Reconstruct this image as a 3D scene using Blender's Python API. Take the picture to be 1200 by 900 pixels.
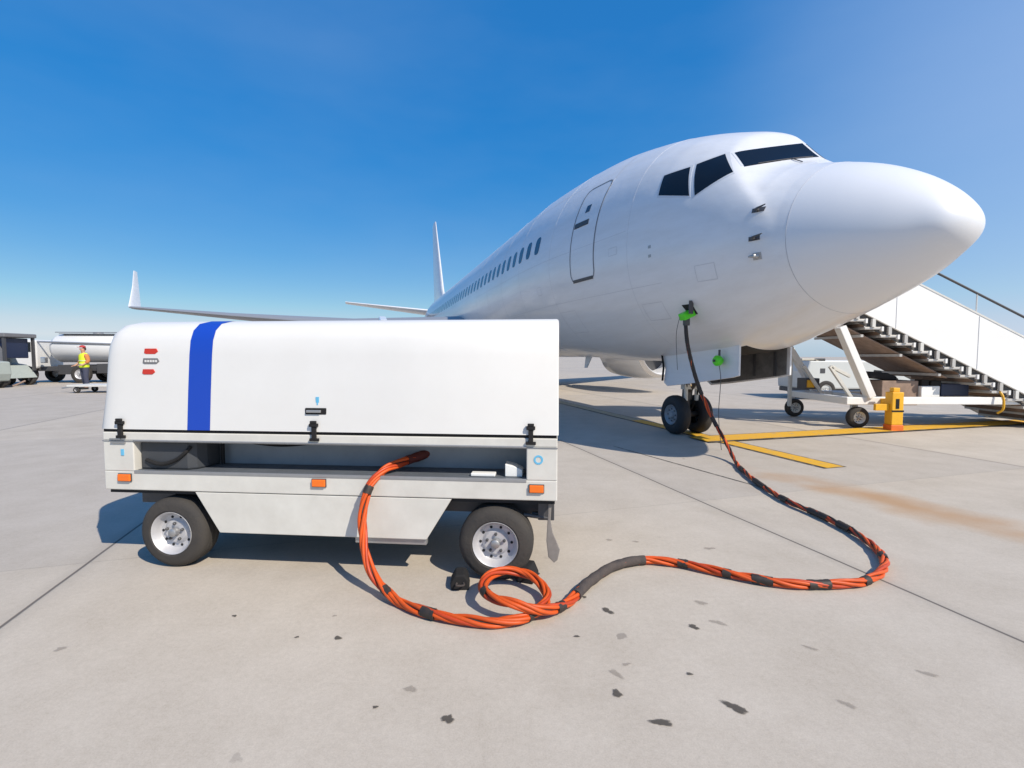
import bpy, bmesh, math, random
from math import sin, cos, pi, sqrt, radians
from mathutils import Vector, Matrix
random.seed(7)
scene = bpy.context.scene
COL = scene.collection
for o in list(bpy.data.objects):
    bpy.data.objects.remove(o)

# ------------------------------------------------------------------ camera, sky, sun, exposure
cam = bpy.data.cameras.new('camera'); cam.sensor_width = 36.0; cam.lens = 563.318 / 1200 * 36
cam.clip_start = 0.05; cam.clip_end = 12000
camo = bpy.data.objects.new('camera', cam); COL.objects.link(camo)
camo.location = (0, 0, 1.3674); camo.rotation_euler = (pi / 2 - 0.0566, 0, 0)
scene.camera = camo
SUN_EL = radians(43.0)
SUN_AZ = Vector((0.70, -0.714))            # horizontal direction towards the sun
SUN_AZ.normalize()
SKY_SAT, SKY_POW, SKY_VAL = 1.42, 0.36, 8.8
world = bpy.data.worlds.new('World'); scene.world = world; world.use_nodes = True
wn = world.node_tree; bg = wn.nodes['Background']
sky = wn.nodes.new('ShaderNodeTexSky'); sky.sky_type = 'NISHITA'; sky.sun_disc = False
sky.sun_elevation = SUN_EL; sky.sun_rotation = math.atan2(SUN_AZ.x, SUN_AZ.y)
sky.altitude = 100; sky.air_density = 1.0; sky.dust_density = 0.6; sky.ozone_density = 3.0
# a deeper, more saturated clear-air blue with less glare near the horizon and the sun
sp_ = wn.nodes.new('ShaderNodeSeparateColor'); sp_.mode = 'HSV'; cb_ = wn.nodes.new('ShaderNodeCombineColor'); cb_.mode = 'HSV'
def wmath(op, a, b, clamp=False):
    t = wn.nodes.new('ShaderNodeMath'); t.operation = op; t.use_clamp = clamp; wn.links.new(a, t.inputs[0]); t.inputs[1].default_value = b; return t.outputs[0]
wn.links.new(sky.outputs[0], sp_.inputs[0]); wn.links.new(wmath('MAXIMUM', sp_.outputs[0], .565), cb_.inputs[0])
wn.links.new(wmath('MINIMUM', wmath('MULTIPLY', sp_.outputs[1], SKY_SAT), .96), cb_.inputs[1])
wn.links.new(wmath('MULTIPLY', wmath('POWER', wmath('MULTIPLY', sp_.outputs[2], 1/7.26), SKY_POW), SKY_VAL), cb_.inputs[2])
wtc = wn.nodes.new('ShaderNodeTexCoord'); wmp = wn.nodes.new('ShaderNodeMapping'); wmp.inputs['Scale'].default_value = (1, 1, 3.2); wn.links.new(wtc.outputs['Generated'], wmp.inputs[0])
wnz = wn.nodes.new('ShaderNodeTexNoise'); wnz.inputs['Scale'].default_value = 1.3; wnz.inputs['Detail'].default_value = 5; wnz.inputs['Roughness'].default_value = .55; wn.links.new(wmp.outputs[0], wnz.inputs['Vector'])
wmr = wn.nodes.new('ShaderNodeMapRange'); wmr.inputs['From Min'].default_value = .42; wmr.inputs['From Max'].default_value = .80; wmr.inputs['To Max'].default_value = .15; wn.links.new(wnz.outputs['Fac'], wmr.inputs['Value'])
wmx = wn.nodes.new('ShaderNodeMixRGB'); wn.links.new(wmr.outputs[0], wmx.inputs[0]); wn.links.new(cb_.outputs[0], wmx.inputs[1]); wmx.inputs[2].default_value = (4.6, 6.1, 8.6, 1)
# the sky pales towards the sunward side
wdt = wn.nodes.new('ShaderNodeVectorMath'); wdt.operation = 'DOT_PRODUCT'; wn.links.new(wtc.outputs['Generated'], wdt.inputs[0]); wdt.inputs[1].default_value = Vector((.92, .30, .22)).normalized()
wsr = wn.nodes.new('ShaderNodeMapRange'); wsr.interpolation_type = 'SMOOTHSTEP'; wsr.inputs['From Min'].default_value = .62; wsr.inputs['From Max'].default_value = 1.02; wsr.inputs['To Max'].default_value = .50; wn.links.new(wdt.outputs['Value'], wsr.inputs['Value'])
wm2 = wn.nodes.new('ShaderNodeMixRGB'); wn.links.new(wsr.outputs[0], wm2.inputs[0]); wn.links.new(wmx.outputs[0], wm2.inputs[1]); wm2.inputs[2].default_value = (6.0, 7.6, 10.6, 1)
wn.links.new(wm2.outputs[0], bg.inputs[0]); bg.inputs[1].default_value = 0.085
sun = bpy.data.lights.new('sun', 'SUN'); sun.energy = 4.8; sun.angle = radians(0.5); sun.color = (1.0, 0.915, 0.79)
suno = bpy.data.objects.new('sun', sun); COL.objects.link(suno)
to_sun = Vector((SUN_AZ.x * cos(SUN_EL), SUN_AZ.y * cos(SUN_EL), sin(SUN_EL)))
suno.rotation_euler = to_sun.to_track_quat('Z', 'Y').to_euler(); suno.location = to_sun * 60
scene.view_settings.view_transform = 'Standard'
scene.view_settings.look = 'None'
scene.view_settings.exposure = 0.08
scene.view_settings.gamma = 1.0
scene.render.resolution_x = 1024; scene.render.resolution_y = 768

# ------------------------------------------------------------------ materials
def mat(name, col, rough=0.5, metal=0.0, var=0.0, scale=6.0, bump=0.0, bscale=40.0, coat=0.0, spec=0.5, dirt=None):
    m = bpy.data.materials.new(name); m.use_nodes = True
    n = m.node_tree.nodes; l = m.node_tree.links; b = n['Principled BSDF']
    b.inputs['Base Color'].default_value = (*col, 1); b.inputs['Roughness'].default_value = rough
    b.inputs['Metallic'].default_value = metal; b.inputs['Coat Weight'].default_value = coat
    b.inputs['Specular IOR Level'].default_value = spec
    tc = n.new('ShaderNodeTexCoord')
    if var > 0:
        nz = n.new('ShaderNodeTexNoise'); nz.inputs['Scale'].default_value = scale; nz.inputs['Detail'].default_value = 6
        nz.inputs['Roughness'].default_value = 0.65
        l.new(tc.outputs['Object'], nz.inputs['Vector'])
        r = n.new('ShaderNodeValToRGB'); r.color_ramp.elements[0].position = 0.3; r.color_ramp.elements[1].position = 0.7
        d = dirt if dirt else tuple(c * (1 - var) for c in col)
        r.color_ramp.elements[0].color = (*[c * (1 - var) + dd * var for c, dd in zip(col, d)], 1)
        r.color_ramp.elements[1].color = (*[min(1, c * (1 + var * .15)) for c in col], 1)
        l.new(nz.outputs['Fac'], r.inputs[0]); l.new(r.outputs[0], b.inputs['Base Color'])
        mr = n.new('ShaderNodeMapRange'); mr.inputs['To Min'].default_value = min(1, rough * 1.25); mr.inputs['To Max'].default_value = rough * 0.85
        l.new(nz.outputs['Fac'], mr.inputs['Value']); l.new(mr.outputs[0], b.inputs['Roughness'])
    if bump > 0:
        nb = n.new('ShaderNodeTexNoise'); nb.inputs['Scale'].default_value = bscale; nb.inputs['Detail'].default_value = 4
        l.new(tc.outputs['Object'], nb.inputs['Vector'])
        bp = n.new('ShaderNodeBump'); bp.inputs['Strength'].default_value = bump; bp.inputs['Distance'].default_value = 0.01
        l.new(nb.outputs['Fac'], bp.inputs['Height']); l.new(bp.outputs[0], b.inputs['Normal'])
    return m

M = {}
M['plane'] = mat('aircraft_white', (0.74, 0.75, 0.77), 0.30, coat=0.3)
def skin_wear(m, amount=.085):
    n = m.node_tree.nodes; l = m.node_tree.links; b = n['Principled BSDF']; tc = n.new('ShaderNodeTexCoord')
    mp = n.new('ShaderNodeMapping'); mp.inputs['Scale'].default_value = (.35, 2.6, 2.6); l.new(tc.outputs['Object'], mp.inputs[0])
    nz = n.new('ShaderNodeTexNoise'); nz.inputs['Scale'].default_value = 1.6; nz.inputs['Detail'].default_value = 8; nz.inputs['Roughness'].default_value = .7; l.new(mp.outputs[0], nz.inputs['Vector'])
    r = n.new('ShaderNodeValToRGB'); e = r.color_ramp.elements; c = b.inputs['Base Color'].default_value
    e[0].position = .30; e[0].color = (c[0]*(1-amount), c[1]*(1-amount*1.1), c[2]*(1-amount*1.25), 1); e[1].position = .60; e[1].color = c
    l.new(nz.outputs['Fac'], r.inputs[0]); l.new(r.outputs[0], b.inputs['Base Color'])
    mr = n.new('ShaderNodeMapRange'); mr.inputs['To Min'].default_value = .46; mr.inputs['To Max'].default_value = .22; l.new(nz.outputs['Fac'], mr.inputs['Value']); l.new(mr.outputs[0], b.inputs['Roughness'])
    wv = n.new('ShaderNodeTexNoise'); wv.inputs['Scale'].default_value = 2.4; wv.inputs['Detail'].default_value = 2; l.new(tc.outputs['Object'], wv.inputs['Vector'])
    bp = n.new('ShaderNodeBump'); bp.inputs['Strength'].default_value = .12; bp.inputs['Distance'].default_value = .06; l.new(wv.outputs['Fac'], bp.inputs['Height'])
    l.new(bp.outputs[0], b.inputs['Normal']); l.new(bp.outputs[0], b.inputs['Coat Normal'])
skin_wear(M['plane'])
M['radome'] = mat('radome_white', (0.73, 0.74, 0.76), 0.34, var=0.05, scale=1.5, coat=0.2)
M['seam'] = mat('panel_seam', (0.16, 0.17, 0.19), 0.6)
M['softseam'] = mat('soft_panel_seam', (0.55, 0.56, 0.59), 0.5)
M['glass'] = mat('dark_glass', (0.008, 0.010, 0.014), 0.06, spec=0.35)
M['cabglass'] = mat('cabin_glass', (0.045, 0.07, 0.11), 0.12, spec=0.5)
M['gasket'] = mat('window_gasket', (0.62, 0.64, 0.67), 0.45)
M['wingmetal'] = mat('wing_metal', (0.30, 0.31, 0.33), 0.42, 0.2, var=0.1, scale=1.2)
M['chrome'] = mat('bare_metal', (0.75, 0.75, 0.76), 0.22, 0.95)
M['steel'] = mat('worn_steel', (0.42, 0.42, 0.42), 0.45, 0.7, var=0.3, scale=12)
M['darksteel'] = mat('dark_steel', (0.09, 0.09, 0.095), 0.5, 0.4, var=0.3, scale=14)
M['black'] = mat('black_rubber', (0.014, 0.014, 0.015), 0.8, var=0.3, scale=20, dirt=(0.035, 0.032, 0.03), spec=.3)
M['tyre'] = mat('tyre_rubber', (0.028, 0.026, 0.025), 0.82, var=0.55, scale=7, bump=0.3, bscale=60, dirt=(0.075, 0.065, 0.055))
M['planetyre'] = mat('aircraft_tyre_rubber', (0.02, 0.02, 0.022), 0.75, var=0.4, scale=9, dirt=(0.05, 0.05, 0.05))
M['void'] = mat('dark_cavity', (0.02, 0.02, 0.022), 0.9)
M['well'] = mat('stair_gap_shade', (0.10, 0.095, 0.09), 0.7, var=0.5, scale=5, dirt=(0.03, 0.03, 0.03))
M['doorin'] = mat('gear_door_inner', (0.17, 0.165, 0.16), 0.6, var=0.6, scale=6, dirt=(0.05, 0.05, 0.05))
M['gpuwhite'] = mat('canopy_white', (0.70, 0.69, 0.665), 0.42, var=0.16, scale=2.2, dirt=(0.58, 0.55, 0.5), coat=0.1)
M['gpubody'] = mat('body_offwhite', (0.64, 0.625, 0.575), 0.5, var=0.32, scale=4.0, dirt=(0.42, 0.39, 0.34))
M['gpublue'] = mat('stripe_blue', (0.008, 0.055, 0.42), 0.4, var=0.08, scale=3)
M['locker'] = mat('locker_black', (0.045, 0.050, 0.058), 0.55, var=0.4, scale=8, dirt=(0.05, 0.05, 0.05))
M['bay'] = mat('bay_lining_grey', (0.27, 0.305, 0.345), 0.55, var=0.35, scale=3.5, dirt=(0.13, 0.15, 0.17))
M['amber'] = mat('amber_plastic', (0.85, 0.17, 0.012), 0.25, spec=0.6)
M['red'] = mat('red_vinyl', (0.55, 0.035, 0.02), 0.45)
M['greyvinyl'] = mat('grey_vinyl', (0.16, 0.16, 0.17), 0.45)
M['skyblue'] = mat('blue_vinyl', (0.13, 0.45, 0.68), 0.45)
M['rim'] = mat('silver_rim', (0.55, 0.55, 0.57), 0.45, 0.3, var=0.25, scale=14, dirt=(0.25, 0.23, 0.21))
M['orange'] = mat('orange_cable', (0.64, 0.082, 0.003), 0.5, var=0.45, scale=16, dirt=(0.30, 0.05, 0.012))
M['redcable'] = mat('red_cable', (0.50, 0.050, 0.006), 0.45, var=0.35, scale=16, dirt=(0.12, 0.02, 0.01))
M['maroon'] = mat('maroon_sleeve', (0.11, 0.018, 0.014), 0.65, var=0.4, scale=25)
M['tape'] = mat('black_tape', (0.018, 0.016, 0.016), 0.6, var=0.5, scale=24, dirt=(0.07, 0.045, 0.03))
M['sleeve'] = mat('grey_sleeve', (0.036, 0.030, 0.030), 0.8, var=0.6, scale=14, bump=0.5, bscale=120, dirt=(0.11, 0.085, 0.07))
M['lime'] = mat('lime_plastic', (0.10, 0.72, 0.02), 0.4)
M['yellow'] = mat('yellow_paint', (0.78, 0.42, 0.015), 0.5, var=0.3, scale=7, dirt=(0.45, 0.16, 0.02))
M['orangepaint'] = mat('orange_paint', (0.75, 0.16, 0.02), 0.5, var=0.3, scale=9)
M['stairwhite'] = mat('stair_white', (0.80, 0.80, 0.78), 0.45, var=0.1, scale=2.5, dirt=(0.55, 0.53, 0.5))
M['chassiswhite'] = mat('chassis_white', (0.66, 0.66, 0.63), 0.5, var=0.3, scale=5, dirt=(0.35, 0.32, 0.28))
M['palegreen'] = mat('pale_grey_green', (0.36, 0.40, 0.37), 0.5, var=0.2, scale=3)
M['tugwhite'] = mat('tug_paint', (0.58, 0.60, 0.58), 0.5, var=0.15, scale=2)
M['rust'] = mat('rusty_brown', (0.30, 0.21, 0.16), 0.75, var=0.5, scale=7, dirt=(0.11, 0.08, 0.06))
M['alu'] = mat('aluminium_tread', (0.55, 0.53, 0.50), 0.45, 0.4, var=0.3, scale=15)
M['navy'] = mat('navy_paint', (0.012, 0.022, 0.06), 0.4)
M['tank'] = mat('tank_white', (0.72, 0.72, 0.71), 0.35, var=0.12, scale=1.5, coat=0.2)
M['skin'] = mat('skin', (0.50, 0.27, 0.18), 0.55)
M['hivis'] = mat('hi_vis_yellow', (0.68, 0.82, 0.03), 0.7, var=0.15, scale=12)
M['reflect'] = mat('reflective_band', (0.6, 0.6, 0.6), 0.35)
M['cloth'] = mat('dark_cloth', (0.05, 0.055, 0.09), 0.85, var=0.3, scale=14)
M['shirt'] = mat('orange_shirt', (0.55, 0.20, 0.06), 0.85, var=0.2, scale=14)
M['redcap'] = mat('red_cap', (0.42, 0.04, 0.04), 0.8)
M['hair'] = mat('dark_hair', (0.03, 0.02, 0.015), 0.7)
M['oil'] = mat('oil_spot', (0.19, 0.17, 0.15), 0.75, var=0.8, scale=30, dirt=(0.10, 0.09, 0.08))
M['oilpale'] = mat('faded_oil_spot', (0.33, 0.31, 0.28), 0.85, var=0.7, scale=30, dirt=(0.27, 0.25, 0.22))
M['burgundy'] = mat('burgundy_paint', (0.10, 0.018, 0.03), 0.5)

# ------------------------------------------------------------------ helpers
def link(name, mesh, m=None, parent=None, smooth=False, bev=0.0, angle=35):
    o = bpy.data.objects.new(name, mesh); COL.objects.link(o)
    if m is not None and not mesh.materials: mesh.materials.append(m)
    if parent is not None: o.parent = parent
    if smooth:
        mesh.polygons.foreach_set('use_smooth', [True] * len(mesh.polygons))
        try: mesh.set_sharp_from_angle(angle=radians(angle))
        except Exception: pass
    if bev > 0:
        bm_ = o.modifiers.new('bevel', 'BEVEL'); bm_.width = bev; bm_.segments = 2; bm_.limit_method = 'ANGLE'; bm_.angle_limit = radians(40)
    mesh.update()
    return o
def obj(name, bm, m, parent=None, smooth=False, bev=0.0, recalc=True, angle=35):
    if recalc: bmesh.ops.recalc_face_normals(bm, faces=bm.faces)
    me = bpy.data.meshes.new(name); bm.to_mesh(me); bm.free()
    return link(name, me, m, parent, smooth, bev, angle)
def tag(o, label=None, cat=None, group=None, kind=None):
    if label: o['label'] = label
    if cat: o['category'] = cat
    if group: o['group'] = group
    if kind: o['kind'] = kind
    return o
def empty(name, loc, rz, label, cat, group=None):
    o = bpy.data.objects.new(name, None); COL.objects.link(o); o.location = loc; o.rotation_euler = (0, 0, rz)
    o.empty_display_size = 0.2
    return tag(o, label, cat, group)
def B(): return bmesh.new()
def box(bm, x0, x1, y0, y1, z0, z1):
    v = [bm.verts.new(p) for p in ((x0,y0,z0),(x1,y0,z0),(x1,y1,z0),(x0,y1,z0),(x0,y0,z1),(x1,y0,z1),(x1,y1,z1),(x0,y1,z1))]
    for f in ((0,3,2,1),(4,5,6,7),(0,1,5,4),(1,2,6,5),(2,3,7,6),(3,0,4,7)): bm.faces.new([v[i] for i in f])
    return bm
def prism(bm, pts, plane, d0, d1):
    """extrude a 2D polygon; plane 'xz' extrudes along y, 'xy' along z, 'yz' along x"""
    f = {'xz': lambda p, d: (p[0], d, p[1]), 'xy': lambda p, d: (p[0], p[1], d), 'yz': lambda p, d: (d, p[0], p[1])}[plane]
    a = [bm.verts.new(f(p, d0)) for p in pts]; b = [bm.verts.new(f(p, d1)) for p in pts]
    n = len(pts); bm.faces.new(a[::-1]); bm.faces.new(b)
    for i in range(n): bm.faces.new((a[i], a[(i+1)%n], b[(i+1)%n], b[i]))
    return bm
def frame_of(d):
    d = d.normalized(); up = Vector((0,0,1)) if abs(d.z) < .95 else Vector((1,0,0))
    u = d.cross(up).normalized(); return u, u.cross(d).normalized()
def tube(bm, pts, r, seg=10, closed=False, caps=True):
    pts = [Vector(p) for p in pts]; n = len(pts)
    rr = r if isinstance(r, (list, tuple)) else [r] * n
    rings = []; u = None
    for i in range(n):
        a = pts[(i-1) % n] if (closed or i > 0) else pts[0]; b = pts[(i+1) % n] if (closed or i < n-1) else pts[-1]
        t = (b - a).normalized()
        if u is None: u, w = frame_of(t)
        else:
            u = (u - t * u.dot(t)).normalized(); w = u.cross(t) * -1; w = t.cross(u)
        rings.append([bm.verts.new(pts[i] + (u * cos(2*pi*k/seg) + t.cross(u) * sin(2*pi*k/seg)) * rr[i]) for k in range(seg)])
    m = n if closed else n - 1
    for i in range(m):
        A, C = rings[i], rings[(i+1) % n]
        for k in range(seg): bm.faces.new((A[k], A[(k+1)%seg], C[(k+1)%seg], C[k]))
    if caps and not closed:
        bm.faces.new(rings[0][::-1]); bm.faces.new(rings[-1])
    return bm
def beam(bm, p0, p1, w, h=None):
    """square bar between two points"""
    p0, p1 = Vector(p0), Vector(p1); h = h or w; u, v = frame_of(p1 - p0)
    q = [(-w/2,-h/2),(w/2,-h/2),(w/2,h/2),(-w/2,h/2)]
    a = [bm.verts.new(p0 + u*x + v*y) for x, y in q]; b = [bm.verts.new(p1 + u*x + v*y) for x, y in q]
    bm.faces.new(a[::-1]); bm.faces.new(b)
    for i in range(4): bm.faces.new((a[i], a[(i+1)%4], b[(i+1)%4], b[i]))
    return bm
def lathe(bm, prof, origin, axis, seg=40, squash=None):
    """prof: (distance along axis, radius) pairs"""
    o = Vector(origin); ax = Vector(axis).normalized(); u, w = frame_of(ax); rings = []
    for d, r in prof:
        if r < 1e-5: rings.append([bm.verts.new(o + ax*d)])
        else: rings.append([bm.verts.new(o + ax*d + (u*cos(2*pi*k/seg) + w*sin(2*pi*k/seg))*r) for k in range(seg)])
    for A, C in zip(rings, rings[1:]):
        if len(A) == 1 and len(C) == 1: continue
        for k in range(seg):
            k2 = (k+1) % seg
            if len(A) == 1: bm.faces.new((A[0], C[k], C[k2]))
            elif len(C) == 1: bm.faces.new((A[k], A[k2], C[0]))
            else: bm.faces.new((A[k], A[k2], C[k2], C[k]))
    return bm
def catmull(P, per=12, closed=False):
    P = [Vector(p) for p in P]; n = len(P); out = []
    for i in range(n if closed else n-1):
        g = lambda j: P[j % n] if closed else P[min(max(j, 0), n-1)]
        p0, p1, p2, p3 = g(i-1), g(i), g(i+1), g(i+2)
        for k in range(per):
            t = k / per
            out.append(0.5*((2*p1) + (p2-p0)*t + (2*p0-5*p1+4*p2-p3)*t*t + (3*p1-p0-3*p2+p3)*t**3))
    if not closed: out.append(P[-1])
    return out
def resample(P, step):
    P = [Vector(p) for p in P]; L = [0]
    for a, b in zip(P, P[1:]): L.append(L[-1] + (b-a).length)
    n = max(2, int(L[-1]/step)); out = []; j = 0
    for i in range(n+1):
        s = L[-1]*i/n
        while j < len(L)-2 and L[j+1] < s: j += 1
        t = (s - L[j]) / max(L[j+1]-L[j], 1e-9); out.append(P[j].lerp(P[j+1], min(t, 1)))
    return out, L[-1]

# ------------------------------------------------------------------ the ground
AX = Vector((-0.2853, 0.9584))            # direction of the aircraft centreline, and of the slab joints
def tarmac_material():
    m = bpy.data.materials.new('apron_concrete'); m.use_nodes = True
    n = m.node_tree.nodes; l = m.node_tree.links; b = n['Principled BSDF']
    tc = n.new('ShaderNodeTexCoord'); P = tc.outputs['Object']
    def noise(scale, detail=6, rough=.6, vec=P):
        t = n.new('ShaderNodeTexNoise'); t.inputs['Scale'].default_value = scale; t.inputs['Detail'].default_value = detail
        t.inputs['Roughness'].default_value = rough; l.new(vec, t.inputs['Vector']); return t.outputs['Fac']
    def math_(op, a, c=None, clamp=False):
        t = n.new('ShaderNodeMath'); t.operation = op; t.use_clamp = clamp
        for i, v in enumerate((a, c)):
            if v is None: continue
            if isinstance(v, (int, float)): t.inputs[i].default_value = v
            else: l.new(v, t.inputs[i])
        return t.outputs[0]
    def ramp(f, p0, c0, p1, c1):
        r = n.new('ShaderNodeValToRGB'); r.color_ramp.elements[0].position = p0; r.color_ramp.elements[1].position = p1
        r.color_ramp.elements[0].color = (*c0, 1); r.color_ramp.elements[1].color = (*c1, 1); l.new(f, r.inputs[0]); return r.outputs[0]
    def mix(f, a, c, mode='MIX'):
        t = n.new('ShaderNodeMixRGB'); t.blend_type = mode
        for i, v in enumerate((f, a, c)):
            if isinstance(v, (int, float)): t.inputs[i].default_value = v
            elif isinstance(v, tuple): t.inputs[i].default_value = (*v, 1)
            else: l.new(v, t.inputs[i])
        return t.outputs[0]
    big = noise(0.22, 5); mid = noise(1.7, 8, .7); fine = noise(38, 6, .75); speck = noise(160, 3, .8)
    col = ramp(big, .3, (0.47, 0.405, 0.325), .7, (0.535, 0.47, 0.385))
    col = mix(.70, col, ramp(mid, .28, (0.385, 0.325, 0.25), .62, (0.555, 0.49, 0.405)))
    col = mix(.30, col, ramp(fine, .3, (0.28, 0.25, 0.22), .65, (0.52, 0.475, 0.425)))
    col = mix(.18, col, ramp(speck, .35, (0.18, 0.17, 0.16), .6, (0.52, 0.50, 0.47)))
    # old seepage patches with ragged edges, and pale wear
    pat = noise(.75, 9, .72); col = mix(math_('MULTIPLY', math_('SUBTRACT', pat, .55, True), 2.6, True), col, (.33, .285, .23))
    # slabs aligned with the aircraft centreline: a different tone for every slab
    sep = n.new('ShaderNodeSeparateXYZ'); l.new(P, sep.inputs[0])
    across = math_('ADD', math_('MULTIPLY', sep.outputs[0], .9584), math_('MULTIPLY', sep.outputs[1], .2853))
    along = math_('ADD', math_('MULTIPLY', sep.outputs[0], -.2853), math_('MULTIPLY', sep.outputs[1], .9584))
    wob = math_('MULTIPLY', math_('SUBTRACT', noise(1.1, 3), .5), .02)
    cu = math_('DIVIDE', math_('ADD', math_('ADD', across, wob), -2.99 + 480.0), 4.8)
    cv = math_('DIVIDE', math_('ADD', math_('ADD', along, wob), 480.0 + 2.2), 6.0)
    cell = n.new('ShaderNodeCombineXYZ'); l.new(math_('FLOOR', cu), cell.inputs[0]); l.new(math_('FLOOR', cv), cell.inputs[1])
    wn_ = n.new('ShaderNodeTexWhiteNoise'); l.new(cell.outputs[0], wn_.inputs['Vector'])
    col = mix(1.0, col, ramp(wn_.outputs['Value'], 0, (.93, .93, .94), 1, (1.03, 1.02, 1.0)), 'MULTIPLY')
    def joint(c, size, w):
        f = math_('FRACT', c); d = math_('MINIMUM', f, math_('SUBTRACT', 1.0, f))
        return math_('SUBTRACT', 1.0, math_('DIVIDE', math_('MULTIPLY', d, size), w), True)
    j1 = joint(cu, 4.8, .013); j2 = math_('MULTIPLY', joint(cv, 6.0, .010), .16)
    jm = math_('MULTIPLY', math_('MAXIMUM', j1, j2), 1.6, True)
    halo = math_('MULTIPLY', joint(cu, 4.8, .10), math_('MULTIPLY', mid, .5))
    col = mix(halo, col, (0.25, 0.225, 0.20))
    col = mix(math_('MULTIPLY', jm, .85), col, (0.085, 0.075, 0.068))
    # rust-coloured streak on the concrete right of the cable
    ang = math.atan2(-.88, .47)
    mp = n.new('ShaderNodeMapping'); mp.vector_type = 'TEXTURE'; l.new(P, mp.inputs[0])
    mp.inputs['Location'].default_value = (3.62, 4.42, 0); mp.inputs['Rotation'].default_value = (0, 0, ang); mp.inputs['Scale'].default_value = (1.6, .42, 1)
    wv = n.new('ShaderNodeVectorMath'); wv.operation = 'ADD'; l.new(mp.outputs[0], wv.inputs[0])
    nz = n.new('ShaderNodeTexNoise'); nz.inputs['Scale'].default_value = 2.3; nz.inputs['Detail'].default_value = 7; l.new(P, nz.inputs['Vector'])
    ns = n.new('ShaderNodeVectorMath'); ns.operation = 'SUBTRACT'; l.new(nz.outputs['Color'], ns.inputs[0]); ns.inputs[1].default_value = (.5, .5, .5)
    nsc = n.new('ShaderNodeVectorMath'); nsc.operation = 'SCALE'; nsc.inputs['Scale'].default_value = 1.3; l.new(ns.outputs[0], nsc.inputs[0]); l.new(nsc.outputs[0], wv.inputs[1])
    fl = n.new('ShaderNodeVectorMath'); fl.operation = 'MULTIPLY'; l.new(wv.outputs[0], fl.inputs[0]); fl.inputs[1].default_value = (1, 1, 0)
    ln = n.new('ShaderNodeVectorMath'); ln.operation = 'LENGTH'; l.new(fl.outputs[0], ln.inputs[0])
    st = n.new('ShaderNodeMapRange'); st.inputs['From Min'].default_value = 1.05; st.inputs['From Max'].default_value = .15; l.new(ln.outputs['Value'], st.inputs['Value'])
    col = mix(math_('MULTIPLY', st.outputs[0], .80, True), col, (0.40, 0.235, 0.115))
    # small scattered spots
    vo = n.new('ShaderNodeTexVoronoi'); vo.inputs['Scale'].default_value = 3.4; vo.inputs['Randomness'].default_value = 1
    wv2 = n.new('ShaderNodeVectorMath'); wv2.operation = 'ADD'; l.new(P, wv2.inputs[0])
    nz2 = n.new('ShaderNodeTexNoise'); nz2.inputs['Scale'].default_value = 14; nz2.inputs['Detail'].default_value = 3; l.new(P, nz2.inputs['Vector'])
    sc2 = n.new('ShaderNodeVectorMath'); sc2.operation = 'SCALE'; sc2.inputs['Scale'].default_value = .09; l.new(nz2.outputs['Color'], sc2.inputs[0]); l.new(sc2.outputs[0], wv2.inputs[1])
    l.new(wv2.outputs[0], vo.inputs['Vector'])
    sepc = n.new('ShaderNodeSeparateColor'); l.new(vo.outputs['Color'], sepc.inputs[0])
    size = math_('MULTIPLY', math_('POWER', sepc.outputs[0], 5.0), .10)
    sp = math_('MULTIPLY', math_('SUBTRACT', size, vo.outputs['Distance']), 45.0, True)
    sp = math_('MULTIPLY', sp, math_('ADD', .10, math_('MULTIPLY', sepc.outputs[1], .4)))
    col = mix(sp, col, (0.12, 0.105, 0.095))
    l.new(col, b.inputs['Base Color'])
    rg = n.new('ShaderNodeMapRange'); rg.inputs['To Min'].default_value = .9; rg.inputs['To Max'].default_value = .68; l.new(mid, rg.inputs['Value']); l.new(rg.outputs[0], b.inputs['Roughness'])
    b.inputs['Specular IOR Level'].default_value = .3
    hgt = math_('SUBTRACT', math_('ADD', math_('MULTIPLY', fine, .5), math_('MULTIPLY', speck, .3)), math_('MULTIPLY', jm, 1.2))
    bp = n.new('ShaderNodeBump'); bp.inputs['Strength'].default_value = .35; bp.inputs['Distance'].default_value = .006
    l.new(hgt, bp.inputs['Height']); l.new(bp.outputs[0], b.inputs['Normal'])
    return m
bm = B(); R = 5000
vs = [bm.verts.new((R*cos(2*pi*i/48), R*sin(2*pi*i/48), 0)) for i in range(48)]; bm.faces.new(vs)
tag(obj('tarmac', bm, tarmac_material()), kind='structure')

def paint_material(name, col, keep=.30):
    m = bpy.data.materials.new(name); m.use_nodes = True; n = m.node_tree.nodes; l = m.node_tree.links; b = n['Principled BSDF']
    tc = n.new('ShaderNodeTexCoord'); nz = n.new('ShaderNodeTexNoise'); nz.inputs['Scale'].default_value = 7; nz.inputs['Detail'].default_value = 9; nz.inputs['Roughness'].default_value = .75
    l.new(tc.outputs['Object'], nz.inputs['Vector'])
    r = n.new('ShaderNodeValToRGB'); e = r.color_ramp.elements; e[0].position = keep; e[0].color = (.30, .26, .20, 1); e[1].position = keep+.16; e[1].color = (*col, 1)
    l.new(nz.outputs['Fac'], r.inputs[0]); l.new(r.outputs[0], b.inputs['Base Color']); b.inputs['Roughness'].default_value = .7
    return m
M['roadyellow'] = paint_material('marking_yellow', (.66, .36, .015))
M['roadgrey'] = paint_material('marking_grey', (.43, .36, .22), .42)
M['roadblack'] = paint_material('marking_black', (.055, .05, .045), .36)
def strip_on_ground(name, p, q, w, z, m):
    p, q = Vector(p), Vector(q); d = (q-p).normalized(); s = Vector((-d.y, d.x))*w/2; bm = B()
    bm.faces.new([bm.verts.new((*(x), z)) for x in (p-s, q-s, q+s, p+s)])
    for v in bm.verts: v.co.z = z
    return tag(obj(name, bm, m), kind='structure')
lead0 = Vector((3.99, 5.86)); lead1 = lead0 + AX*60
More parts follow.
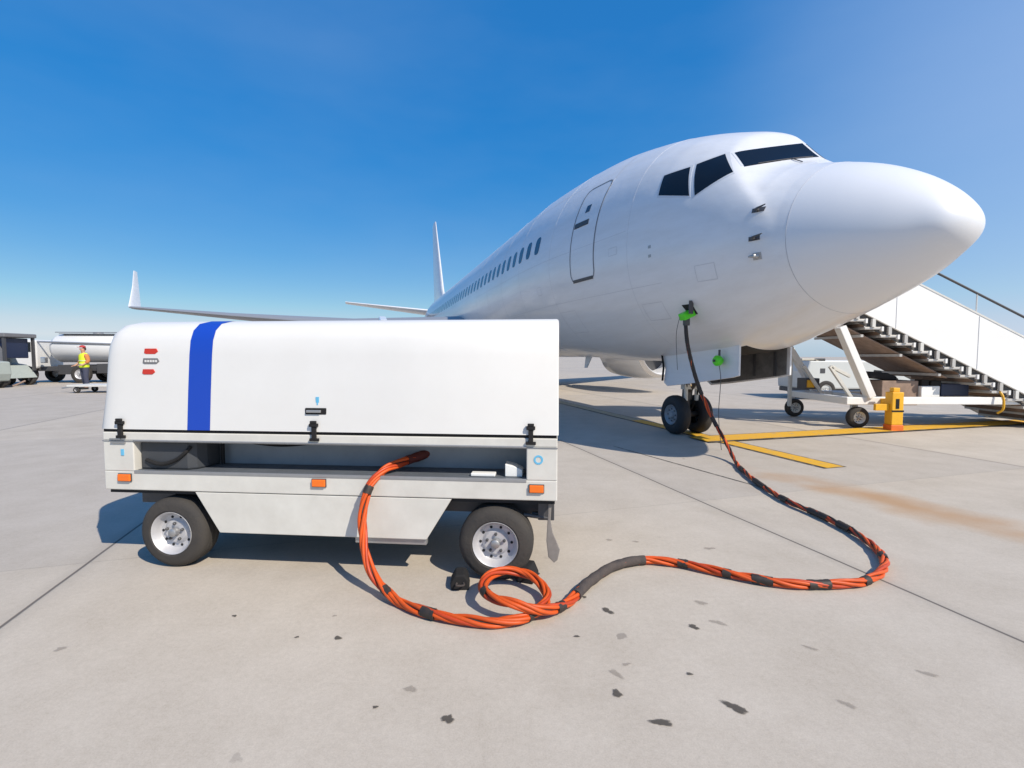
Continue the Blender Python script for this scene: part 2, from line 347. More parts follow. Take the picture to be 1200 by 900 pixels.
strip_on_ground('centreline_border', lead0, lead1, .36, .004, M['roadblack'])
strip_on_ground('centreline_marking', lead0, lead0 + AX*4.6, .27, .008, M['roadyellow'])
strip_on_ground('grey_centreline', lead0 + AX*4.6, lead1, .27, .008, M['roadgrey'])  # greyer, patchier stretch of the same line past the nose gear
strip_on_ground('pavement_crack', (1.55, 7.3), (2.62, 4.95), .022, .003, M['roadblack'])
cross0 = Vector((3.05, 7.82)); cdir = Vector((.9626, .271))
strip_on_ground('stop_bar_border', cross0, cross0 + cdir*16, .56, .016, M['roadblack'])
strip_on_ground('stop_bar_marking', cross0, cross0 + cdir*16, .46, .020, M['roadyellow'])

def stain_material(name, col, amount):
    m = bpy.data.materials.new(name); m.use_nodes = True; n = m.node_tree.nodes; l = m.node_tree.links; b = n['Principled BSDF']
    b.inputs['Base Color'].default_value = (*col, 1); b.inputs['Roughness'].default_value = .75
    at = n.new('ShaderNodeAttribute'); at.attribute_name = 'fade'
    tc = n.new('ShaderNodeTexCoord'); nz = n.new('ShaderNodeTexNoise'); nz.inputs['Scale'].default_value = 42; nz.inputs['Detail'].default_value = 6; nz.inputs['Roughness'].default_value = .7
    l.new(tc.outputs['Object'], nz.inputs['Vector'])
    ad = n.new('ShaderNodeMath'); ad.operation = 'ADD'; l.new(at.outputs['Fac'], ad.inputs[0]); l.new(nz.outputs['Fac'], ad.inputs[1])
    mr = n.new('ShaderNodeMapRange'); mr.inputs['From Min'].default_value = .72; mr.inputs['From Max'].default_value = 1.08; mr.inputs['To Max'].default_value = amount; l.new(ad.outputs[0], mr.inputs['Value'])
    l.new(mr.outputs[0], b.inputs['Alpha']); return m
M['oil'] = stain_material('oil_spot', (.085, .073, .060), .85); M['oilpale'] = stain_material('faded_oil_spot', (.20, .17, .14), .30)
def spot(x, y, r, elong, ang, m):
    r *= .62
    bm = B(); n = 26; ph = [random.uniform(0, 6.28) for _ in range(4)]; lay = bm.verts.layers.float.new('fade'); c = bm.verts.new((0, 0, 0)); c[lay] = 1; rings = []
    for fr, fd in ((.5, .8), (.85, .45), (1.25, 0)):
        v = []
        for k in range(n):
            t = 2*pi*k/n; q = r*fr*(1 + .20*sin(2*t+ph[0]) + .15*sin(3*t+ph[1]) + .10*sin(5*t+ph[2]) + .06*sin(8*t+ph[3]))
            a, b_ = q*cos(t)*elong, q*sin(t)
            p = bm.verts.new((a*cos(ang)-b_*sin(ang), a*sin(ang)+b_*cos(ang), 0)); p[lay] = fd; v.append(p)
        rings.append(v)
    for k in range(n):
        k2 = (k+1) % n; bm.faces.new((c, rings[0][k], rings[0][k2]))
        for A, C in zip(rings, rings[1:]): bm.faces.new((A[k], C[k], C[k2], A[k2]))
    o = obj('oil_stain', bm, m, recalc=False); o.location = (x, y, .003); tag(o, kind='structure')
for x, y, r, e, a, k in [(.515,2.516,.035,1.6,-.9,0),(.921,2.361,.030,1.5,-.6,0),(1.06,2.40,.030,2.3,-.7,1),(.871,1.80,.038,1.9,-.6,0),(.427,1.879,.028,1.6,-1,0),
    (.766,2.0,.016,1.3,-.7,0),(.508,2.064,.018,1.8,.2,1),(.559,1.724,.032,1.8,-.2,0),(.916,3.485,.028,1.3,0,1),(.726,3.518,.03,1.4,.4,1),(1.407,3.358,.035,2,.3,1),
    (.317,2.279,.016,1.3,0,0),(.413,2.664,.018,1.3,.5,0),(1.32,1.817,.026,1.9,-.6,1),(1.793,2.0,.026,2.3,-.7,1),(-2.113,2.176,.026,1.8,.4,1),(-.847,2.265,.026,1.2,.3,0),
    (-.418,1.904,.032,1.3,.2,1),(-.242,1.741,.034,1.2,.6,0),(-1.465,2.465,.017,1.2,0,0),(-.533,1.803,.014,1.2,0,0),(-.937,2.465,.016,1.2,0,1),(-1.049,2.272,.014,1.2,0,0),
    (1.05,2.6,.03,2.2,-.7,1),(1.402,2.183,.022,2.2,-.6,1),(.45,2.0,.03,1.8,-1.0,1)]:
    spot(x, y, r, e, a, M['oilpale' if k else 'oil'])

# ------------------------------------------------------------------ the aircraft
PK=[0.0,.08,.25,.5,.9,1.4,1.75,1.95,2.35,2.7,3.0,3.4,4.2,5.2,6.5,8,25,28,31,34,36.5,38.2]
PB=[2.651,2.462,2.32,2.163,1.99,1.798,1.659,1.59,1.465,1.42,1.4,1.368,1.31,1.29,1.31,1.36,1.36,1.75,2.45,3.3,4.05,4.55]
PW=[.02,.265,.423,.611,.846,1.07,1.199,1.266,1.38,1.454,1.515,1.58,1.70,1.846,1.98,2.03,2.03,1.95,1.65,1.1,.6,.22]
KB=[0.0,.08,.25,.5,.9,1.4,1.75,2.2,2.6,3.2,4.2,38.2]            # nose line running under the windscreen
ZB=[2.651,2.851,3.05,3.255,3.488,3.677,3.771,3.87,3.93,4.0,4.1,4.1]
KC=[0,1.2,1.5,1.75,1.95,2.3,2.58,3.0,3.4,4.2,5.2,6.5,8,25,28,31,34,36.5,38.2]   # crown line
ZC=[2.6,3.55,3.849,4.058,4.201,4.42,4.537,4.691,4.821,5.039,5.244,5.348,5.41,5.41,5.41,5.39,5.32,5.2,5.05]
NC=[2,2,2,2,2,2,2.1,2.2,2.2,2.1,2,2,2,2,2,2,2,2,2]
def pchip(xs, ys):
    n=len(xs);h=[xs[i+1]-xs[i] for i in range(n-1)];d=[(ys[i+1]-ys[i])/h[i] for i in range(n-1)]
    m=[d[0]]+[0]*(n-2)+[d[-1]]
    for i in range(1,n-1):
        if d[i-1]*d[i]>0:
            w1=2*h[i]+h[i-1];w2=h[i]+2*h[i-1];m[i]=(w1+w2)/(w1/d[i-1]+w2/d[i])
    def f(x):
        x=min(max(x,xs[0]),xs[-1]);i=0
        while i<n-2 and x>xs[i+1]:i+=1
        t=(x-xs[i])/h[i]
        return (2*t**3-3*t*t+1)*ys[i]+(t**3-2*t*t+t)*h[i]*m[i]+(-2*t**3+3*t*t)*ys[i+1]+(t**3-t*t)*h[i]*m[i+1]
    return f
fB,fW=[pchip([sqrt(k) for k in PK],v) for v in (PB,PW)]
fL=pchip([sqrt(k) for k in KB],ZB); fC=pchip([sqrt(k) for k in KC],ZC); fN=pchip(KC,NC)
SEC={}
def sec(a):
    k=round(a,5)
    if k not in SEC:
        u=sqrt(max(a,0));zb,zl_,zc=fB(u),fL(u),fC(u)
        SEC[k]=(zc,zb,fW(u),fN(a),zb+.47*(max(zc,zl_)-zb),zl_)
    return SEC[k]
def skin_r(a,t):
    """radius of the skin at angle t from the top: nose line, crown, and the two flat windscreen planes that meet in a ridge"""
    zc,zb,w,n,zm,zl_=sec(a); sn,cs=abs(sin(t)),cos(t)
    if cs<=0: return 1/sqrt((sn/w)**2+(cs/(zm-zb))**2)
    hb,hc=max(zl_-zm,.01),max(zc-zm,.01)
    rb=1/sqrt((sn/w)**2+(cs/hb)**2)
    if a<1.3: return rb
    rc=1/((sn/w)**n+(cs/hc)**n)**(1/n); rw=max((3.8+1.16*(a-1.63)-zm)/(cs+.51*sn),.01)
    k=.035*min(1,cs*2.5); k2=.11*max(0,min(1,(cs-.2)*2.5))*max(0,min(1,(a-1.3)*4))+.001
    m=.5*(rc+rw-sqrt((rc-rw)**2+k*k)); return .5*(rb+m+sqrt((rb-m)**2+k2*k2))
def side(a,z):
    zm=sec(a)[4]; lo,hi=0.0,pi
    for _ in range(26):
        t=(lo+hi)/2
        if zm+skin_r(a,t)*cos(t)>z: lo=t
        else: hi=t
    return skin_r(a,t)*sin(t)
def topz(a,s):
    zm=sec(a)[4]; lo,hi=0.0,pi/2; s=abs(s)
    for _ in range(26):
        t=(lo+hi)/2
        if skin_r(a,t)*sin(t)<s: lo=t
        else: hi=t
    return zm+skin_r(a,t)*cos(t)
def botz(a,s):
    zm,zb,w=sec(a)[4],sec(a)[1],sec(a)[2]
    return zm-(zm-zb)*sqrt(max(1-min(abs(s)/w,1)**2,0))
YAW = 0.2893
plane = empty('airliner', (4.3115, 4.5428, 0), pi/2 + YAW, 'large white twin-engine passenger airliner parked nose towards the right', 'airplane')
def ring_pts(a, seg=144):
    zm=sec(a)[4]; out=[]
    for k in range(seg):
        t=2*pi*k/seg; r=skin_r(a,t if t<=pi else 2*pi-t); out.append((a,r*sin(t),zm+r*cos(t)))
    return out
def loft_fus(a0, a1, stations, cap0=False, cap1=False):
    bm=B(); rings=[]
    for a in stations: rings.append([bm.verts.new(p) for p in ring_pts(a)])
    for A,C in zip(rings,rings[1:]):
        n=len(A)
        for k in range(n): bm.faces.new((A[k],A[(k+1)%n],C[(k+1)%n],C[k]))
    if cap0: bm.faces.new(rings[0])
    if cap1: bm.faces.new(rings[-1])
    return bm
RAD=1.19
st=[0.0004]+[RAD*(i/40)**2 for i in range(2,41)]
obj('radome', loft_fus(0,RAD,st,True), M['radome'], plane, True, angle=80)
st=[RAD+.006]+[RAD+.03+i*.02 for i in range(40)]; st=[x for x in st if x<1.845]+[1.85+i*.02 for i in range(60)]+[3.1+i*.1 for i in range(50)]+[8.1+i*.6 for i in range(29)]+[25.2+i*.4 for i in range(33)]+[38.2]
st=sorted(x for x in st if x<=38.2)
fus=obj('fuselage', loft_fus(RAD,38.2,st,False,True), M['plane'], plane, True, angle=28)

def patch(bm, P, nu, nv, off, depth=.012):
    """P(u,v)->(a,s,z) on the skin; a panel proud of it by off, with a skirt going in"""
    eps=1e-3; G=[]; base=[]
    for i in range(nu+1):
        row=[];rb=[]
        for j in range(nv+1):
            u,v=i/nu,j/nv; p=Vector(P(u,v))
            uu=min(u,1-eps);vv=min(v,1-eps)
            du=Vector(P(uu+eps,v))-Vector(P(uu,v)); dv=Vector(P(u,vv+eps))-Vector(P(u,vv)); nn=du.cross(dv)
            nn=nn.normalized() if nn.length>1e-12 else Vector((0,1,0))
            c=Vector((p.x,0,sec(p.x)[4]))
            if nn.dot(p-c)<0: nn=-nn
            row.append(bm.verts.new(p+nn*off)); rb.append(p-nn*depth)
        G.append(row); base.append(rb)
    for i in range(nu):
        for j in range(nv): bm.faces.new((G[i][j],G[i+1][j],G[i+1][j+1],G[i][j+1]))
    edge=[(i,0) for i in range(nu)]+[(nu,j) for j in range(nv)]+[(i,nv) for i in range(nu,0,-1)]+[(0,j) for j in range(nv,0,-1)]
    bv=[bm.verts.new(base[i][j]) for i,j in edge]; m=len(edge)
    for k in range(m):
        i,j=edge[k];i2,j2=edge[(k+1)%m]
        bm.faces.new((G[i][j],bv[k],bv[(k+1)%m],G[i2][j2]))
    return bm
def quad_az(c, sg=1):
    def P(u,v):
        a=(c[0][0]*(1-u)+c[1][0]*u)*(1-v)+(c[3][0]*(1-u)+c[2][0]*u)*v
        z=(c[0][1]*(1-u)+c[1][1]*u)*(1-v)+(c[3][1]*(1-u)+c[2][1]*u)*v
        return (a,sg*side(a,z),z)
    return P
def quad_as(c, sg=1):
    def P(u,v):
        a=(c[0][0]*(1-u)+c[1][0]*u)*(1-v)+(c[3][0]*(1-u)+c[2][0]*u)*v
        s=(c[0][1]*(1-u)+c[1][1]*u)*(1-v)+(c[3][1]*(1-u)+c[2][1]*u)*v
        return (a,sg*s,topz(a,s))
    return P
def grow(c, g):
    cx=sum(p[0] for p in c)/4; cy=sum(p[1] for p in c)/4
    return [(p[0]+math.copysign(g,p[0]-cx), max(p[1]+math.copysign(g,p[1]-cy), .004)) for p in c]
W3=[(2.457,3.505),(2.65,3.965),(3.04,3.97),(3.0,3.67)]
W2=[(1.985,3.675),(2.272,4.02),(2.57,3.975),(2.37,3.482)]
W1=[(1.655,.03),(1.955,.875),(2.18,.835),(1.905,.03)]     # (a, s)
for sg in (1,-1):
    for c,q in ((W3,quad_az),(W2,quad_az),(W1,quad_as)):
        fr=obj('cockpit_window', patch(B(), q(grow(c,.028),sg), 14,14,.002), M['gasket'], plane, True, angle=60)
        obj('pane', patch(B(), q(c,sg), 14,14,.006), M['glass'], fr, True, angle=60)
def strip(bm, path, w, off, sg=1, mode='az'):
    """a thin band that follows the skin along a path of (a,z) points"""
    P=[]
    for (a0,z0),(a1,z1) in zip(path,path[1:]):
        n=max(1,int(math.hypot(a1-a0,z1-z0)/.06))
        for k in range(n): P.append((a0+(a1-a0)*k/n, z0+(z1-z0)*k/n))
    P.append(path[-1]); prev=None
    for i,(a,z) in enumerate(P):
        a1,z1=P[min(i+1,len(P)-1)];a0,z0=P[max(i-1,0)]
        d=Vector((a1-a0,z1-z0)).normalized(); nrm=Vector((-d.y,d.x))*w/2
        row=[]
        for q in (-1,1):
            aa,zz=a+nrm.x*q,z+nrm.y*q; s=side(aa,zz); c=sec(aa)[4]
            out=Vector((0,sg*s,(zz-c))).normalized()
            row.append(bm.verts.new(Vector((aa,sg*s,zz))+out*off))
        if prev: bm.faces.new((prev[0],prev[1],row[1],row[0]))
        prev=row
    return bm
# doors: a galley door on the near side, the boarding door on the far side
def fdoor(a0,a1,z0,z1,sg,label=None):
    def rr(zl,zh):
        c=[(a0,zl),(a0,zh),(a1,zh),(a1,zl)]; return quad_az(c,sg)
    d=obj('cabin_door', patch(B(), rr(z0,z1),10,30,.003), M['plane'], plane, True, angle=60)
    b=B(); r=.12
    pth=[(a0,z1-r),(a0,z0+r),(a0+.035,z0+.035),(a0+r,z0),(a1-r,z0),(a1-.035,z0+.035),(a1,z0+r),(a1,z1-r),(a1-.04,z1-.03),(a1-r,z1),(a0+r,z1),(a0+.04,z1-.03),(a0,z1-r)]
    strip(b,pth,.022,.006,sg); obj('door_seam', b, M['seam'], d)
    b=B(); strip(b,[(a0+.05,z0+.018),(a1-.05,z0+.018)],.055,.009,sg); obj('door_sill', b, M['darksteel'], d)
    b=B(); patch(b,quad_az([(a0+.27,z0+.97),(a0+.27,z0+1.06),(a1-.04,z0+1.06),(a1-.04,z0+.97)],sg),8,4,.012); obj('handle', b, M['darksteel'], d)
    am=(a0+a1)/2; b=B(); patch(b,quad_az([(am-.03,z0+1.21),(am-.03,z0+1.34),(am+.10,z0+1.34),(am+.10,z0+1.21)],sg),8,6,.008); obj('door_window', b, M['cabglass'], d)
    return d
fdoor(4.43,5.17,2.72,4.42,1); fdoor(4.5,5.36,2.72,4.50,-1); fdoor(30.6,31.3,2.85,4.45,1)
# cabin windows
wi=0
for sg in (1,-1):
    for k in range(46):
        a=6.70+k*.508
        if a>30: break
        b=B(); n=28; ctr=None; rings=[]
        for rr in (0,.55,1.0):
            ring=[]
            for q in range(n):
                t=2*pi*q/n; e=2/3.2
                aa=a+.125*rr*math.copysign(abs(cos(t))**e,cos(t)); zz=3.725+.185*rr*math.copysign(abs(sin(t))**e,sin(t))
                ring.append(b.verts.new((aa,sg*(side(aa,zz)+.004),zz)))
            rings.append(ring)
        bmesh.ops.remove_doubles(b,verts=rings[0],dist=1e-6)
        c0=[v for v in b.verts if abs(v.co.x-a)<1e-6 and abs(v.co.z-3.725)<1e-6][0]
        for q in range(n):
            b.faces.new((c0,rings[1][q],rings[1][(q+1)%n])); b.faces.new((rings[1][q],rings[2][q],rings[2][(q+1)%n],rings[1][(q+1)%n]))
        obj('cabin_window', b, M['cabglass'], plane, True)
# panel seams, probes
b=B()
pts=[p for p in ring_pts(RAD+.003,160)]
tube(b,pts,.0026,5,True); obj('radome_seam', b, M['softseam'], plane)
for a in (3.55,6.0,7.75,9.3,10.9,12.4):
    b=B(); tube(b,ring_pts(a,160),.0022,5,True); obj('panel_seam', b, M['softseam'], plane)
for zz,a0,a1 in ((2.42,2.9,12.4),(3.30,3.6,12.4),(4.60,5.4,12.4)):
    for sg in (1,-1):
        b=B(); strip(b,[(a0,zz),(a1,zz)],.006,.002,sg); obj('lap_seam', b, M['softseam'], plane)
def hatch_panel(a,z,wa,wz,name='access_panel'):
    b=B(); strip(b,[(a-wa,z-wz),(a+wa,z-wz),(a+wa,z+wz),(a-wa,z+wz),(a-wa,z-wz)],.007,.0025); obj(name, b, M['softseam'], plane)
for h_ in ((3.25,2.05,.22,.12),(5.7,2.05,.30,.20),(6.6,2.75,.10,.08),(8.5,2.1,.45,.28),(2.15,2.45,.14,.10),(3.9,3.05,.10,.06)): hatch_panel(*h_)
for a,z in ((3.05,2.95),(3.05,2.82)):
    b=B(); patch(b,quad_az([(a-.025,z-.02),(a-.025,z+.02),(a+.025,z+.02),(a+.025,z-.02)]),4,4,.004); obj('static_port', b, M['steel'], plane)
# windscreen wiper along the lower edge of the near pane
b=B(); wp=[]
for k in range(14):
    t=k/13; a=1.675+(1.90-1.675)*t; q=.10+.62*t; wp.append((a,q,topz(a,q)+.014))
tube(b,wp,.006,6); tube(b,[wp[5],(wp[5][0]-.14,wp[5][1]-.02,topz(wp[5][0]-.14,wp[5][1]-.02)+.01)],.007,6); obj('windscreen_wiper', b, M['darksteel'], plane)
b=B(); strip(b,[(4.42,4.42),(4.42,5.0)],.012,.004); obj('panel_seam', b, M['softseam'], plane)
for a,z,l in ((1.50,3.07,.16),(1.50,2.74,.17)):
    s=side(a,z); b=B(); tube(b,[(a+.02,s-.01,z),(a+.0,s+.05,z),(a-.05,s+.07,z),(a-l,s+.07,z+.01)],[.022,.018,.014,.006],10)
    patch(b,quad_az([(a-.05,z-.025),(a-.05,z+.025),(a+.07,z+.025),(a+.07,z-.025)]),4,4,.006); obj('pitot_probe', b, M['darksteel'], plane, True)
a,z=1.49,2.535; s=side(a,z); b=B()
patch(b,quad_az([(a-.045,z-.04),(a-.045,z+.04),(a+.045,z+.04),(a+.045,z-.04)]),6,6,.007); tube(b,[(a,s,z),(a,s+.05,z),(a+.06,s+.07,z)],[.03,.022,.01],10)
obj('angle_vane', b, M['steel'], plane, True)
# external power receptacle with its little hatch hanging open
b=B(); patch(b,quad_az([(2.515,1.955),(2.515,2.09),(2.70,2.09),(2.66,1.955)]),6,6,.004); hatch=obj('power_receptacle', b, M['void'], plane)
s=side(2.5,2.12); b=B(); box(b,2.488,2.50,s-.02,s+.05,1.95,2.13); obj('hatch', b, M['darksteel'], hatch, bev=.003)

# wings, fin, tailplane
AF=[(0,0),(.012,.022),(.05,.045),(.15,.072),(.30,.085),(.45,.078),(.65,.052),(.85,.022),(1,.003),(.85,-.008),(.65,-.022),(.45,-.038),(.30,-.045),(.15,-.040),(.05,-.026),(.012,-.012)]
SYM=[(0,0),(.015,.018),(.06,.034),(.2,.050),(.4,.050),(.65,.034),(.85,.016),(1,.003),(.85,-.016),(.65,-.034),(.4,-.050),(.2,-.050),(.06,-.034),(.015,-.018)]
def loft_foil(bm, secs, foil):
    """secs: (leading edge xyz, chord, thickness direction, thickness scale)"""
    rings=[]
    for le,c,td,ts in secs:
        le=Vector(le);td=Vector(td).normalized(); rings.append([bm.verts.new(le+Vector((c*x,0,0))+td*(t*c*ts)) for x,t in foil])
    n=len(foil)
    for A,C in zip(rings,rings[1:]):
        for k in range(n): bm.faces.new((A[k],A[(k+1)%n],C[(k+1)%n],C[k]))
    bm.faces.new(rings[0]);bm.faces.new(rings[-1])
    return bm
for sg in (1,-1):
    up=(0,0,1)
    b=B(); loft_foil(b,[((13.4,sg*1.2,2.15),8.2,up,1.25),((14.3,sg*2.4,2.27),7.1,up,1.2),((16.9,sg*6.0,2.62),4.3,up,.95),((20.5,sg*11.2,3.15),2.9,up,.75),((24.1,sg*16.3,3.72),1.62,up,.62)],AF)
    wing=obj('wing', b, M['wingmetal'], plane, True, angle=40)
    b=B(); loft_foil(b,[((24.1,sg*16.3,3.72),1.62,up,.62),((24.4,sg*16.46,3.78),1.42,(0,-sg*.5,.86),.8),((24.75,sg*16.54,4.02),1.22,(0,-sg*.95,.3),.8),((25.4,sg*16.64,4.9),.72,(0,-sg,.15),.7),((25.8,sg*16.72,5.7),.40,(0,-sg,.12),.8)],SYM)
    obj('winglet', b, M['plane'], wing, True, angle=40)
    for (a,s,l) in ((18.9,7.2,3.0),(20.9,10.2,2.5),(19.6,3.8,2.6)):
        z=2.2+.105*(s-1.2); b=B(); lathe(b,[(0,.01),(.25,.13),(.9,.19),(l-.6,.14),(l,.01)],(a,sg*s,z-.2),(1,0,-.03),16); obj('flap_fairing', b, M['wingmetal'], wing, True)
    b=B(); loft_foil(b,[((33.2,sg*.5,4.75),4.1,up,.9),((36.7,sg*7.1,5.62),1.6,up,.9)],SYM); obj('tailplane', b, M['plane'], plane, True, angle=40)
    # engine
    ec=(12.3,sg*4.95,1.53); b=B()
    lathe(b,[(.9,.70),(.35,.74),(.08,.77),(0,.82),(.03,.87),(.25,.93),(.8,.98),(1.6,.99),(2.6,.93),(3.3,.84),(3.34,.78),(2.4,.75)],ec,(1,0,-.02),48)
    ng=obj('engine', b, M['plane'], plane, True, angle=50)
    b=B(); lathe(b,[(.20,.765),(.08,.775),(0,.823),(.03,.874),(.16,.935)],(ec[0]-.004,ec[1],ec[2]),(1,0,-.02),48); obj('inlet_lip', b, M['chrome'], ng, True, angle=60)
    b=B(); lathe(b,[(.9,.72),(.86,.3),(.80,.22),(.55,.0)],ec,(1,0,-.02),40); obj('fan', b, M['darksteel'], ng, True)
    b=B(); lathe(b,[(3.2,.60),(4.2,.42),(4.25,.36),(5.0,.02)],ec,(1,0,-.02),32); obj('exhaust_cone', b, M['steel'], ng, True)
    b=B(); prism(b,[(12.9,2.55),(14.4,2.78),(16.6,2.55),(16.6,2.2),(14.2,2.3),(13.2,2.45)],'xz',sg*4.95-.12,sg*4.95+.12); obj('pylon', b, M['plane'], ng, bev=.04)
    # main gear
    b=B(); tube(b,[(19.9,sg*2.9,2.2),(19.95,sg*2.9,.55)],[.13,.10],14); tube(b,[(19.95,sg*2.45,.56),(19.95,sg*3.35,.56)],.07,10); tube(b,[(19.9,sg*2.8,1.1),(19.8,sg*1.3,1.9)],.06,8)
    mg=obj('main_gear', b, M['steel'], plane, True)
    for off in (-.43,.43):
        b=B(); lathe(b,[(-.18,.30),(-.2,.42),(-.17,.52),(-.08,.56),(.08,.56),(.17,.52),(.2,.42),(.18,.30)],(19.95,sg*2.9+off,.565),(0,1,0),32); w=obj('wheel', b, M['planetyre'], mg, True)
        b=B(); lathe(b,[(-.17,.0),(-.17,.14),(-.13,.29),(.13,.29),(.17,.14),(.17,0)],(19.95,sg*2.9+off,.565),(0,1,0),24); obj('hub', b, M['rim'], w, True)
b=B(); loft_foil(b,[((30.6,0,5.28),7.3,(0,1,0),.25),((32.6,0,5.75),5.6,(0,1,0),.7),((33.4,0,6.5),4.95,(0,1,0),.9),((37.0,0,12.4),1.9,(0,1,0),.8)],SYM); obj('tail_fin', b, M['plane'], plane, True, angle=40)
b=B(); lathe(b,[(0,.02),(.4,.55),(1.6,.95),(4,1.12),(7,1.08),(9.2,.7),(10.4,.05)],(12.6,0,1.95),(1,0,0),40)
for v in b.verts: v.co.y*=1.75; v.co.z=1.95+(v.co.z-1.95)*.72
obj('belly_fairing', b, M['plane'], plane, True)
# a swept blade aerial on the belly and the dark well opening around the nose gear
b=B(); prism(b,[(8.0,1.37),(8.35,1.37),(8.42,1.08),(8.28,1.08)],'xz',-.012,.012); obj('blade_aerial', b, M['plane'], plane)
b=B()
def WB(u,v):
    a=2.36+(4.25-2.36)*u; s=-.40+.80*v; return (a,s,botz(a,s))
patch(b,WB,20,8,.006,.004); well=obj('gear_well', b, M['void'], plane)
# nose gear
b=B(); tube(b,[(4.02,0,1.45),(4.10,0,.62)],[.10,.085],18); tube(b,[(4.10,0,.64),(4.10,0,.36)],.06,14); tube(b,[(4.10,-.30,.345),(4.10,.30,.345)],.05,12)
box(b,4.06,4.14,-.06,.06,.30,.42); tube(b,[(4.08,0,.72),(3.35,0,1.45)],.045,10)
gear=obj('nose_gear', b, M['darksteel'], plane, True); gear.location=(.08,0,0)
b=B(); tube(b,[(4.16,.0,.66),(4.36,.0,.52),(4.17,0,.38)],.028,8); obj('torque_link', b, M['steel'], gear, True)
b=B(); tube(b,[(3.98,.11,.98),(3.98,.11,.60)],.035,10); tube(b,[(3.98,-.11,.98),(3.98,-.11,.60)],.035,10); box(b,3.94,4.06,-.16,.16,.80,.88); obj('steering_actuator', b, M['chassiswhite'], gear, True)
b=B(); tube(b,catmull([(4.0,.08,1.4),(3.93,.13,1.05),(3.98,.10,.7),(4.05,.06,.42)],8),.014,6); tube(b,catmull([(4.0,-.08,1.4),(3.90,-.10,1.0),(3.97,-.10,.66),(4.05,-.06,.42)],8),.014,6); obj('hydraulic_hose', b, M['black'], gear, True)
b=B(); lathe(b,[(0,.075),(.05,.08),(.06,.06)],(3.97,.0,.92),(-1,0,0),18); obj('taxi_light', b, M['chrome'], gear, True)
for sgn in (1,-1):
    b=B(); lathe(b,[(-.095,.17),(-.11,.22),(-.105,.29),(-.07,.335),(-.03,.345),(.03,.345),(.07,.335),(.105,.29),(.11,.22),(.095,.17)],(4.10,sgn*.225,.345),(0,1,0),40); w=obj('wheel', b, M['planetyre'], gear, True, angle=50)
    b=B(); lathe(b,[(0,0),(.03,.0),(.03,.05),(-.01,.07),(-.015,.13),(.03,.175),(.0,.185)],(4.10,sgn*.305,.345),(0,sgn,0),32); h=obj('hub', b, M['wingmetal'], w, True)
    b=B()
    for k in range(8):
        t=k*pi/4; lathe(b,[(0,.016),(.004,.016),(.005,0)],(4.10+.105*cos(t),sgn*.305,.345+.105*sin(t)),(0,sgn,0),10)
    obj('hub_bolt', b, M['darksteel'], h)
    # long hanging gear doors
    s0=.45*sgn
    outer=[(2.42,1.66),(2.42,1.10),(2.55,1.07),(3.6,.92),(4.10,.86),(4.20,.92),(4.16,1.15),(4.30,1.45)]
    tz=[(p[0],min(p[1],botz(p[0],.45)+.02)) for p in outer]; tz[0]=(2.42,botz(2.42,.45)+.02); tz[-1]=(4.26,botz(4.26,.45)+.02)
    mid=[(4.26-(4.26-2.42)*k/8,) for k in range(1,8)]
    poly=tz+[(m_[0],botz(m_[0],.45)+.02) for m_ in mid]
    b=B(); prism(b,poly,'xz',s0-.016,s0+.016); gd=obj('gear_door', b, M['plane'], plane, bev=.006)
    ins=[(p[0]*.94+3.3*.06,p[1]*.9+1.2*.1) for p in poly]
    b=B(); prism(b,ins,'xz',s0-sgn*.019,s0-sgn*.027)
    obj('door_lining', b, M['doorin'], gd)
    for k in range(4):
        a=2.65+k*.4; b=B(); box(b,a,a+.035,s0-sgn*.04-.012,s0-sgn*.04+.012,botz(a,.45)-.42+.02*k-.1*(k>2),botz(a,.45)-.06); obj('door_rib', b, M['darksteel'], gd)
b=B(); beam(b,(4.15,.43,1.30),(4.05,.08,1.05),.03); beam(b,(4.15,-.43,1.30),(4.05,-.08,1.05),.03); obj('door_link', b, M['chrome'], plane)
b=B(); tube(b,[(4.22,.50,1.42),(4.16,.50,1.20),(4.19,.50,.95)],.018,8); obj('door_hinge_seal', b, M['black'], plane)

# lime tag on the gear door with a cord reaching down
fl=empty('warning_tag', plane.matrix_world @ Vector((0,0,0)), 0, 'small round lime green plug hanging on the nose gear door with a thin cord', 'tag')
RZ=Matrix.Rotation(pi/2+YAW,4,'Z'); PW_=Matrix.Translation((4.3115,4.5428,0)) @ RZ
p=PW_ @ Vector((2.74,.53,1.31)); fl.location=p; nrm=RZ @ Vector((0,1,0))
b=B(); lathe(b,[(-.04,0),(-.04,.045),(.0,.075),(.05,.078),(.08,.05),(.085,0)],(0,0,0),nrm,20); obj('plug', b, M['lime'], fl, True)
b=B(); box(b,-.012,.012,-.012,.012,.06,.16); lathe(b,[(.085,.02),(.10,.02),(.11,0)],(0,0,0),nrm,10); obj('clip', b, M['darksteel'], fl)
b=B(); lg=catmull([(0,0,-.06),(.02,-.02,-.3),(.01,0,-.8),(.02,-.1,-p.z+.014)],8); tube(b,lg,.005,5); obj('cord', b, M['darksteel'], fl)

